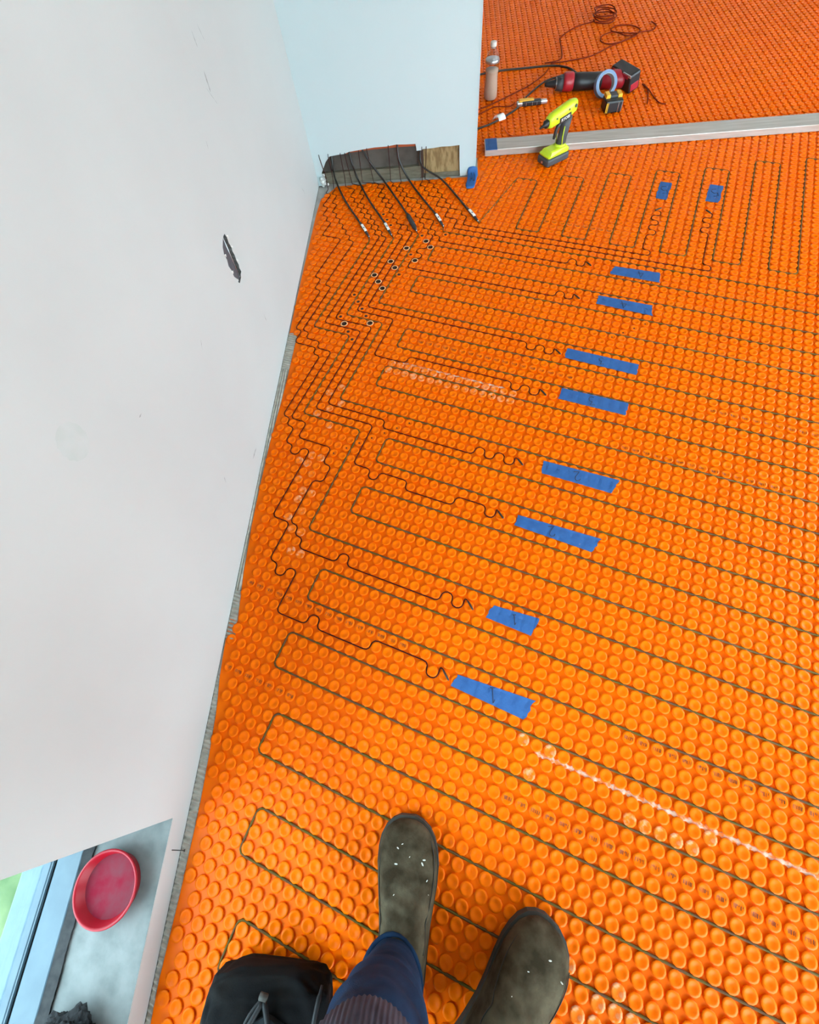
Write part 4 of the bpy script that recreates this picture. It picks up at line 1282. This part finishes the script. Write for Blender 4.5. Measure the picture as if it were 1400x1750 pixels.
# cords and loose wires behind the straightedge
def smooth_path(pts, seg=5):
    pts = P3(pts)
    sm = []
    for k in range(len(pts) - 1):
        a, b, c, d = pts[max(k - 1, 0)], pts[k], pts[k + 1], pts[min(k + 2, len(pts) - 1)]
        for s in range(seg):
            t = s / seg
            sm.append(0.5 * ((2 * b) + (c - a) * t + (2 * a - 5 * b + 4 * c - d) * t * t + (-a + 3 * b - 3 * c + d) * t ** 3))
    sm.append(pts[-1])
    return sm
def cord(name, label, pts, r, m_, cat='cord', n=7, extra=None):
    pp = smooth_path([(x, y, ZB + r + (z if len(q) > 2 else 0)) for q in pts for (x, y, z) in [(q[0], q[1], q[2] if len(q) > 2 else 0.0)]])
    c = pp[len(pp) // 2]
    o = tube(name, pp, r, m_, None, n, origin=(c.x, c.y, ZB))
    tag(o, label, cat)
    return o
cord('power_cable', 'black cord arching from the partition to the power tool behind the bottle', [(0.40, 0.80), (0.58, 0.87), (0.749, 0.900), (0.855, 0.924), (1.008, 0.927), (1.129, 0.928), (1.201, 0.901), (1.244, 0.842), (1.27, 0.76)], 0.0042, M_BLACKCABLE)
cord('power_cable', 'black cord with the white paper label, running past the knife', [(0.45, 0.20), (0.60, 0.30), (0.731, 0.368), (0.807, 0.409), (0.920, 0.512), (0.985, 0.630), (1.083, 0.761), (1.16, 0.802), (1.24, 0.815), (1.25, 0.78)], 0.0040, M_BLACKCABLE)
cord('loose_wire', 'thin red-brown wire passing in front of the water bottle', [(0.55, 0.42), (0.736, 0.541), (0.840, 0.610), (0.931, 0.681), (1.008, 0.745), (1.091, 0.846), (1.118, 0.905)], 0.0026, M_REDWIRE, 'wire')
cord('loose_wire', 'thin red-brown wire ending at the utility knife', [(0.55, 0.40), (0.734, 0.497), (0.823, 0.561), (0.894, 0.554), (0.925, 0.585)], 0.0022, M_REDWIRE, 'wire')
c1 = [(1.105, 0.965), (1.162, 0.975), (1.197, 1.007), (1.206, 1.10), (1.21, 1.212), (1.222, 1.255), (1.315, 1.357), (1.414, 1.402)]
for k in range(0, 49):
    a = math.pi + 2 * math.pi * k / 12
    rr = 0.052 + 0.006 * math.sin(k * 1.9)
    c1.append((1.476 + (rr + 0.006) * math.cos(a), 1.425 + (rr + 0.018) * math.sin(a), 0.0015 * k / 2))
cord('coiled_wire', 'thin dark wire wound into a tight coil, farthest from the camera', c1, 0.0026, M_REDWIRE, 'wire')
c2 = [(1.135, 0.955), (1.221, 0.965), (1.347, 0.996), (1.448, 1.075), (1.525, 1.125), (1.60, 1.18), (1.64, 1.25), (1.60, 1.31), (1.53, 1.32), (1.49, 1.27), (1.54, 1.21, 0.006), (1.61, 1.18, 0.007), (1.56, 1.13, 0.007), (1.47, 1.11), (1.42, 1.15), (1.44, 1.22), (1.50, 1.23, 0.006), (1.56, 1.17, 0.006), (1.64, 1.20, 0.006), (1.70, 1.225), (1.73, 1.28), (1.715, 1.33)]
cord('coiled_wire', 'thin red-brown wire lying in two open loops behind the power tool', c2, 0.0026, M_REDWIRE, 'wire')
cord('wire_offcut', 'forked red wire offcut right of the battery pack', [(1.545, 0.66), (1.56, 0.60), (1.548, 0.53), (1.535, 0.47)], 0.0024, M_REDWIRE, 'wire')
cord('wire_offcut', 'short red wire offcut bending right beside the battery pack', [(1.552, 0.655), (1.566, 0.59), (1.575, 0.52), (1.590, 0.47), (1.615, 0.455)], 0.0024, M_REDWIRE, 'wire')
cord('wire_offcut', 'curved orange wire offcut between the paper label and the straightedge', [(0.862, 0.372), (0.866, 0.330), (0.890, 0.290), (0.930, 0.285), (0.960, 0.300)], 0.0018, mat('orange_wire', (0.6, 0.08, 0.004), 0.5), 'wire')

# ------------------------------------------------------------------ red dish on the window sill
DX, DY = -0.092, -2.531
ds = empty('plastic_dish', (DX, DY, WIN_Z0 + 0.001))
tag(ds, 'dusty red plastic dish standing on the low window sill', 'dish')
TD_ = Matrix.Translation((DX, DY, WIN_Z0 + 0.0016)) @ Matrix.Scale(1.0, 4)
lathe('rim_wall', [(0.050, 0.0), (0.0545, 0.001), (0.0625, 0.026), (0.0650, 0.0275), (0.0650, 0.0295), (0.0620, 0.0300), (0.0595, 0.0280), (0.0530, 0.0110), (0.0515, 0.0100)], M_REDDISH, ds, TD_, 48)
V, F = [], []
n = 40
V.append(TD_ @ Vector((0, 0, 0.0112)))
for k in range(1, 7):
    for q in range(n):
        a = 2 * math.pi * q / n
        r = 0.0535 * k / 6
        V.append(TD_ @ Vector((r * math.cos(a), r * math.sin(a), 0.0112 + 0.0004 * noise3((r * math.cos(a), r * math.sin(a), 0), 90))))
for q in range(n): F.append((0, 1 + q, 1 + (q + 1) % n))
for k in range(5):
    for q in range(n):
        a = 1 + k * n + q; b = 1 + k * n + (q + 1) % n
        F.append((a, a + n, b + n, b))
from_lists('dusty_bottom', V, F, M_DISHDUST, ds, smooth=True)

# black fleece glove bunched up at the end of the sill
bm = bmesh.new()
bmesh.ops.create_icosphere(bm, subdivisions=5, radius=1.0)
for v in bm.verts:
    d = v.co.normalized()
    s = 1 + 0.22 * noise3(d, 2.2, 3) + 0.10 * noise3(d, 7, 1) + 0.10 * noise3(d, 26, 5)
    v.co = Vector((-0.090 + d.x * 0.066 * s, -2.762 + d.y * 0.055 * s, WIN_Z0 + 0.030 + d.z * 0.030 * s))
fz = from_bm('fleece_glove', bm, M_FUZZ, origin=(-0.09, -2.762, WIN_Z0))
tag(fz, 'fuzzy black fleece bundle lying on the window sill', 'glove')

# nail sticking out of the wall strip below the sill
nl = empty('nail', (0.0, -2.475, 0.040))
tag(nl, 'dark nail sticking out of the wall below the window sill', 'nail')
tube('shank', [(-0.01, -2.4750, 0.0440), (0.024, -2.4765, 0.0350)], 0.0009, M_BLACK, nl, 6)
tube('head', [(0.024, -2.4765, 0.0350), (0.0255, -2.4766, 0.0346)], 0.0026, M_BLACK, nl, 8)

# ------------------------------------------------------------------ photographer's legs
person = empty('person', (0.58, -2.66, STUD_H))
tag(person, 'person in blue jeans and scuffed grey-brown boots standing on the membrane', 'person')
def boot(heel, ang, name_label, shaft_h, lean=(0, 0), specks=None):
    """foot along local +y; heel = (x, y) on the floor."""
    M = Matrix.Translation((heel[0], heel[1], STUD_H)) @ Matrix.Rotation(ang, 4, 'Z')
    st = [(0.000, 0.020, 0.050), (0.010, 0.032, 0.090), (0.040, 0.040, 0.125), (0.080, 0.042, 0.138), (0.120, 0.045, 0.128), (0.155, 0.050, 0.108), (0.190, 0.055, 0.090),
          (0.220, 0.0575, 0.078), (0.245, 0.056, 0.069), (0.265, 0.051, 0.061), (0.281, 0.042, 0.052), (0.292, 0.030, 0.042), (0.299, 0.014, 0.030)]
    st = [(y, hw * 1.07, h) for y, hw, h in st]
    rings = []
    for y, hw, h in st:
        ring = []
        for q in range(20):
            a = 2 * math.pi * q / 20
            c, s = math.cos(a), math.sin(a)
            bend = 0.006 * math.sin(math.pi * min(1, y / 0.3))
            if s >= 0:
                x, z = hw * math.copysign(abs(c) ** 0.75, c), 0.030 + (h - 0.030) * abs(s) ** 0.9
            else:
                x, z = hw * math.copysign(abs(c) ** 0.5, c), 0.030 - 0.014 * abs(s) ** 0.5
            ring.append(Vector((x + bend, y, z)))
        rings.append(ring)
    foot = loft_lists(rings)
    srings = []
    for k in range(7):
        t = k / 6
        z = 0.05 + (shaft_h - 0.05) * t
        cy = 0.060 + 0.004 * t + lean[1] * t
        rx, ry = 0.040 + 0.012 * t, 0.048 + 0.012 * t
        srings.append([Vector((rx * math.cos(2 * math.pi * q / 20) + lean[0] * t, cy + ry * math.sin(2 * math.pi * q / 20), z)) for q in range(20)])
    shaft = loft_lists(srings)
    V, F = join_lists([foot, shaft])
    me = remeshed(V, F, 0.004, 8)
    for v in me.vertices:
        c = v.co
        crease = 0.0
        if 0.10 < c.y < 0.22 and c.z > 0.05:
            crease = 0.0016 * math.sin((c.y * 1.0 + 0.25 * c.x) * 260) * math.exp(-((c.y - 0.165) / 0.035) ** 2)
        k = 0.0016 * noise3(c, 22, 4) + crease
        c.z += k
        c.x *= 1 + 0.6 * k
    me.transform(M)
    bo = link('boot', me, M_LEATHER, person, smooth=True)
    bo['label'] = name_label
    # sole
    out = [(0.004, 0.020), (0.014, 0.034), (0.040, 0.042), (0.080, 0.043), (0.120, 0.045), (0.155, 0.050), (0.190, 0.0565), (0.220, 0.0595), (0.246, 0.0580), (0.267, 0.0530), (0.284, 0.044), (0.296, 0.031), (0.3035, 0.015)]
    out = [(y, hw * 1.07) for y, hw in out]
    loop = [(hw + 0.006 * math.sin(math.pi * min(1, y / 0.3)), y) for y, hw in out] + [(-hw + 0.006 * math.sin(math.pi * min(1, y / 0.3)), y) for y, hw in reversed(out)]
    rr = [[M @ Vector((x, y, z)) for x, y in loop] for z in (0.0003, 0.004, 0.018, 0.0215)]
    V, F = loft_lists(rr)
    from_lists('sole', V, F, M_SOLE, bo)
    # stitched seam of the vamp
    pts = []
    for y, s in ((0.268, 0.84), (0.245, 0.86), (0.215, 0.86), (0.19, 0.84), (0.165, 0.80), (0.150, 0.74), (0.135, 0.80), (0.120, 0.84), (0.108, 0.80)):
        hw = np.interp(y, [a for a, _, _ in st], [b for _, b, _ in st])
        h = np.interp(y, [a for a, _, _ in st], [b for _, _, b in st])
        c = s
        sn = math.sqrt(max(0, 1 - c ** 2))
        pts.append((hw * c ** 0.75, y, 0.030 + (h - 0.030) * sn ** 0.9))
    for sg in (-1, 1):
        tube('seam', [M @ Vector((sg * x + 0.005, y, z + 0.0005)) for x, y, z in smooth_path(pts, 3)], 0.0010, M_THREAD, bo, 5)
    # plaster splashes
    rnd = random.Random(int(heel[0] * 1000))
    for k in range(specks or 0):
        y = 0.17 + 0.10 * rnd.random()
        hw = np.interp(y, [a for a, _, _ in st], [b for _, b, _ in st])
        h = np.interp(y, [a for a, _, _ in st], [b for _, _, b in st])
        c = -0.5 + 1.2 * rnd.random()
        z = 0.030 + (h - 0.030) * math.sqrt(1 - c * c) ** 0.9
        p = M @ Vector((hw * math.copysign(abs(c) ** 0.75, c) + 0.005, y, z))
        bm = bmesh.new()
        r = 0.0008 + 0.0014 * rnd.random()
        bmesh.ops.create_icosphere(bm, subdivisions=1, radius=r, matrix=Matrix.Translation(p) @ Matrix.Rotation(rnd.random() * 3, 4, 'Z') @ Matrix.Diagonal((0.8, 1.9, 0.4, 1)))
        from_bm('plaster_splash', bm, M_DUST, bo)
    return bo
boot((0.496, -2.694), math.radians(-1.5), 'left boot pointing straight ahead with plaster splashes on the toe', 0.20, (0.0, 0.0), 9)
boot((0.597, -2.782), math.radians(-40), 'right boot turned outward with deep creases', 0.22, (0.0, -0.01), 4)

def leg_rings(path, n=24):
    rings = []
    for x, y, z, rx, ry in path:
        rings.append([Vector((x + rx * math.cos(2 * math.pi * q / n), y + ry * math.sin(2 * math.pi * q / n), z)) for q in range(n)])
    return rings
LEGL = [(0.490, -2.622, 0.118, 0.052, 0.066), (0.491, -2.622, 0.150, 0.054, 0.068), (0.493, -2.612, 0.22, 0.060, 0.073), (0.496, -2.594, 0.32, 0.070, 0.080), (0.497, -2.588, 0.42, 0.074, 0.084), (0.500, -2.590, 0.50, 0.078, 0.088), (0.505, -2.615, 0.60, 0.084, 0.092), (0.512, -2.66, 0.72, 0.092, 0.100), (0.530, -2.72, 0.84, 0.100, 0.108), (0.560, -2.76, 0.92, 0.100, 0.112)]
LEGR = [(0.632, -2.742, 0.125, 0.058, 0.060), (0.634, -2.746, 0.16, 0.060, 0.062), (0.642, -2.758, 0.24, 0.065, 0.070), (0.660, -2.770, 0.34, 0.071, 0.078), (0.684, -2.778, 0.44, 0.075, 0.083), (0.688, -2.782, 0.52, 0.079, 0.088), (0.690, -2.785, 0.62, 0.085, 0.094), (0.688, -2.788, 0.74, 0.094, 0.102), (0.680, -2.790, 0.85, 0.102, 0.110), (0.650, -2.792, 0.92, 0.104, 0.114)]
HIPS = [(0.610, -2.775, 0.84, 0.150, 0.105), (0.610, -2.780, 0.92, 0.168, 0.115), (0.610, -2.785, 1.00, 0.160, 0.110), (0.610, -2.785, 1.03, 0.155, 0.106)]
V, F = join_lists([loft_lists(leg_rings(LEGL)), loft_lists(leg_rings(LEGR)), loft_lists(leg_rings(HIPS, 32))])
me = remeshed(V, F, 0.007, 6)
for v in me.vertices:
    c = v.co
    wr = 0.0050 * noise3((c.x * 1.2, c.y * 1.2, c.z * 2.4), 11, 2) + 0.0030 * noise3((c.x, c.y, c.z * 1.6), 26, 8)
    cx = 0.498 if c.x < 0.585 else 0.68
    cyy = -2.60 if c.x < 0.585 else -2.765
    d = Vector((c.x - cx, c.y - cyy, 0))
    if d.length > 1e-5: d.normalize()
    v.co = c + d * wr
link('jeans', me, M_DENIM, person, smooth=True)
# turned hems
for (x, y, z, rx, ry) in (LEGL[0], LEGR[0]):
    pts = [(x + (rx + 0.001) * math.cos(2 * math.pi * q / 28), y + (ry + 0.001) * math.sin(2 * math.pi * q / 28), z + 0.004 + 0.004 * math.sin(3 * 2 * math.pi * q / 28)) for q in range(29)]
    tube('hem', pts, 0.0045, M_DENIM, person, 6)
# ribbed knit sleeve over the left knee
V, F = [], []
nph, nz = 336, 12
for k in range(nz + 1):
    t = k / nz
    z = 0.484 + 0.11 * t
    cx = float(np.interp(z, [q[2] for q in LEGL], [q[0] for q in LEGL]))
    cy = float(np.interp(z, [q[2] for q in LEGL], [q[1] for q in LEGL]))
    rx = float(np.interp(z, [q[2] for q in LEGL], [q[3] for q in LEGL])) + 0.008
    ry = float(np.interp(z, [q[2] for q in LEGL], [q[4] for q in LEGL])) + 0.008
    for q in range(nph):
        a = 2 * math.pi * q / nph
        e = 0.0009 * math.cos(q * 2 * math.pi / 4.0)
        dz = -0.030 * max(0.0, math.sin(a)) ** 2 * (1 - t)
        V.append((cx + (rx + e) * math.cos(a), cy + (ry + e) * math.sin(a), z + dz))
for k in range(nz):
    for q in range(nph):
        a = k * nph + q; b = k * nph + (q + 1) % nph
        F.append((a, b, b + nph, a + nph))
kb = from_lists('knee_sleeve', V, F, M_RIB, person, smooth=True)
kb['label'] = 'ribbed purple-grey knit sleeve over the knee'
# worn leather pull strap at the back edge of the left trouser leg
V, F = [], []
sp = smooth_path([(0.545, -2.672, 0.050), (0.548, -2.676, 0.085), (0.551, -2.684, 0.115), (0.554, -2.695, 0.150)], 4)
for k, p in enumerate(sp):
    wv = 0.006 if k < len(sp) - 2 else 0.004
    V += [p + Vector((0, -wv, 0)), p + Vector((0.003, 0, 0)), p + Vector((0, wv, 0)), p + Vector((-0.003, 0, 0))]
for k in range(len(sp) - 1):
    for q in range(4):
        F.append((4 * k + q, 4 * k + (q + 1) % 4, 4 * k + 4 + (q + 1) % 4, 4 * k + 4 + q))
F += [(3, 2, 1, 0), tuple(range(4 * len(sp) - 4, 4 * len(sp)))]
from_lists('pull_strap', V, F, M_LEATHER, person)

# ------------------------------------------------------------------ black bag with cords by the left boot
bg = empty('tool_bag', (0.26, -2.745, STUD_H))
tag(bg, 'slouched black canvas bag with loose cords beside the left boot', 'bag')
bm = bmesh.new()
bmesh.ops.create_icosphere(bm, subdivisions=5, radius=1.0)
for v in bm.verts:
    d = v.co.normalized()
    def sp_(t, p=0.45): return math.copysign(abs(t) ** p, t)
    x, y, z = 0.118 * sp_(d.x), 0.120 * sp_(d.y), 0.060 * sp_(d.z, 0.6)
    x += 0.10 * 0.0
    s = 1 + 0.07 * noise3(d, 2.0, 7) + 0.035 * noise3(d, 5.0, 2)
    if z > 0:
        z -= 0.012 * max(0, (x / 0.118)) + 0.010 * math.exp(-((x - 0.02) / 0.03) ** 2)
        z += 0.006 * noise3(d, 4, 3)
    v.co = Vector((0.265 + x * s, -2.748 + y * s, STUD_H + 0.060 + z * s))
zmin = min(v.co.z for v in bm.verts)
for v in bm.verts: v.co.z += STUD_H + 0.0005 - zmin
bag = from_bm('bag_body', bm, M_BAG, bg, smooth=True)
bag['label'] = 'slouched black canvas body'
V = [(0.238, -2.690, 0.131), (0.318, -2.690, 0.129), (0.330, -2.770, 0.132), (0.225, -2.770, 0.134), (0.278, -2.672, 0.128)]
V = V + [(x, y, z - 0.02) for x, y, z in V]
from_lists('lining_panel', V, [(0, 4, 1, 2, 3), (5, 8, 7, 6, 9), (0, 3, 8, 5), (3, 2, 7, 8), (2, 1, 6, 7), (1, 4, 9, 6), (4, 0, 5, 9)], M_BAGPANEL, bg)
tube('cord', smooth_path([(0.268, -2.655, 0.128), (0.248, -2.69, 0.138), (0.225, -2.73, 0.141), (0.205, -2.78, 0.138)]), 0.0048, M_CORD, bg, 7)
tube('cord', smooth_path([(0.272, -2.655, 0.128), (0.295, -2.70, 0.139), (0.315, -2.75, 0.140), (0.335, -2.80, 0.134)]), 0.0050, M_CORD, bg, 7)
tube('cord', smooth_path([(0.270, -2.650, 0.126), (0.250, -2.672, 0.134), (0.238, -2.705, 0.138), (0.240, -2.74, 0.141)]), 0.0035, M_CORD, bg, 7)
tube('cord', smooth_path([(0.345, -2.79, 0.110), (0.352, -2.735, 0.135), (0.362, -2.690, 0.140), (0.366, -2.655, 0.135), (0.369, -2.630, 0.120)]), [0.004] * 18 + [0.0025, 0.0022, 0.002], M_CORD, bg, 7)
tube('toggle', [(0.263, -2.648, 0.128), (0.276, -2.650, 0.129)], 0.006, M_SOLE, bg, 8)
tube('piping', smooth_path([(0.142, -2.80, 0.060), (0.150, -2.74, 0.100), (0.165, -2.68, 0.104), (0.200, -2.640, 0.098)]), 0.0025, M_CORD, bg, 6)

# scuff marks on the left wall
def smear(u, v, du, dv, wdt, label):
    n = 8
    V = []
    for k in range(n + 1):
        t = k / n
        ww = wdt * math.sin(math.pi * t) ** 0.6 * (0.6 + 0.4 * random.random())
        V += [(0.0002, u + du * t - ww * dv / (abs(du) + abs(dv)), v + dv * t + ww * du / (abs(du) + abs(dv))),
              (0.0002, u + du * t + ww * dv / (abs(du) + abs(dv)), v + dv * t - ww * du / (abs(du) + abs(dv)))]
    F = [(2 * k, 2 * k + 1, 2 * k + 3, 2 * k + 2) for k in range(n)]
    return from_lists('scuff', V, F, mat('grey_scuff', (0.20, 0.20, 0.185), 0.9, (0.36, 0.37, 0.36), 90, 4, 0.3, 0.62), wl)
def wallp(u, v):
    d = np.array([(u - 700) / 747.577, (v - 875) / 747.577, 1.0]) @ CRn
    t = -CAM_LOC[0] / d[0]
    q = np.array(CAM_LOC) + t * d
    return q[1], q[2]
for (a, b, wd) in (((327, 52), (338, 82), 0.0025), ((335, 38), (350, 70), 0.002), ((348, 120), (360, 158), 0.005), ((352, 150), (372, 178), 0.002), ((352, 240), (356, 255), 0.0015),
                   ((432, 785), (438, 765), 0.004), ((383, 815), (386, 825), 0.003), ((450, 535), (456, 550), 0.002), ((515, 320), (522, 332), 0.002), ((343, 580), (346, 600), 0.0015), ((238, 714), (242, 706), 0.002)):
    p, q = wallp(*a), wallp(*b)
    smear(p[0], p[1], q[0] - p[0], q[1] - p[1], wd, '')

n = 28
cu, cv = wallp(125, 755)
V = [(0.00015, cu, cv)] + [(0.00015, cu + 0.030 * math.cos(2 * math.pi * q / n) * (1 + 0.06 * math.sin(3 * q)), cv + 0.032 * math.sin(2 * math.pi * q / n)) for q in range(n)]
from_lists('filler_patch', V, [(0, 1 + q, 1 + (q + 1) % n) for q in range(n)], mat('dried_filler', (0.375, 0.395, 0.375), 0.8, (0.405, 0.42, 0.41), 30, 4), wl)
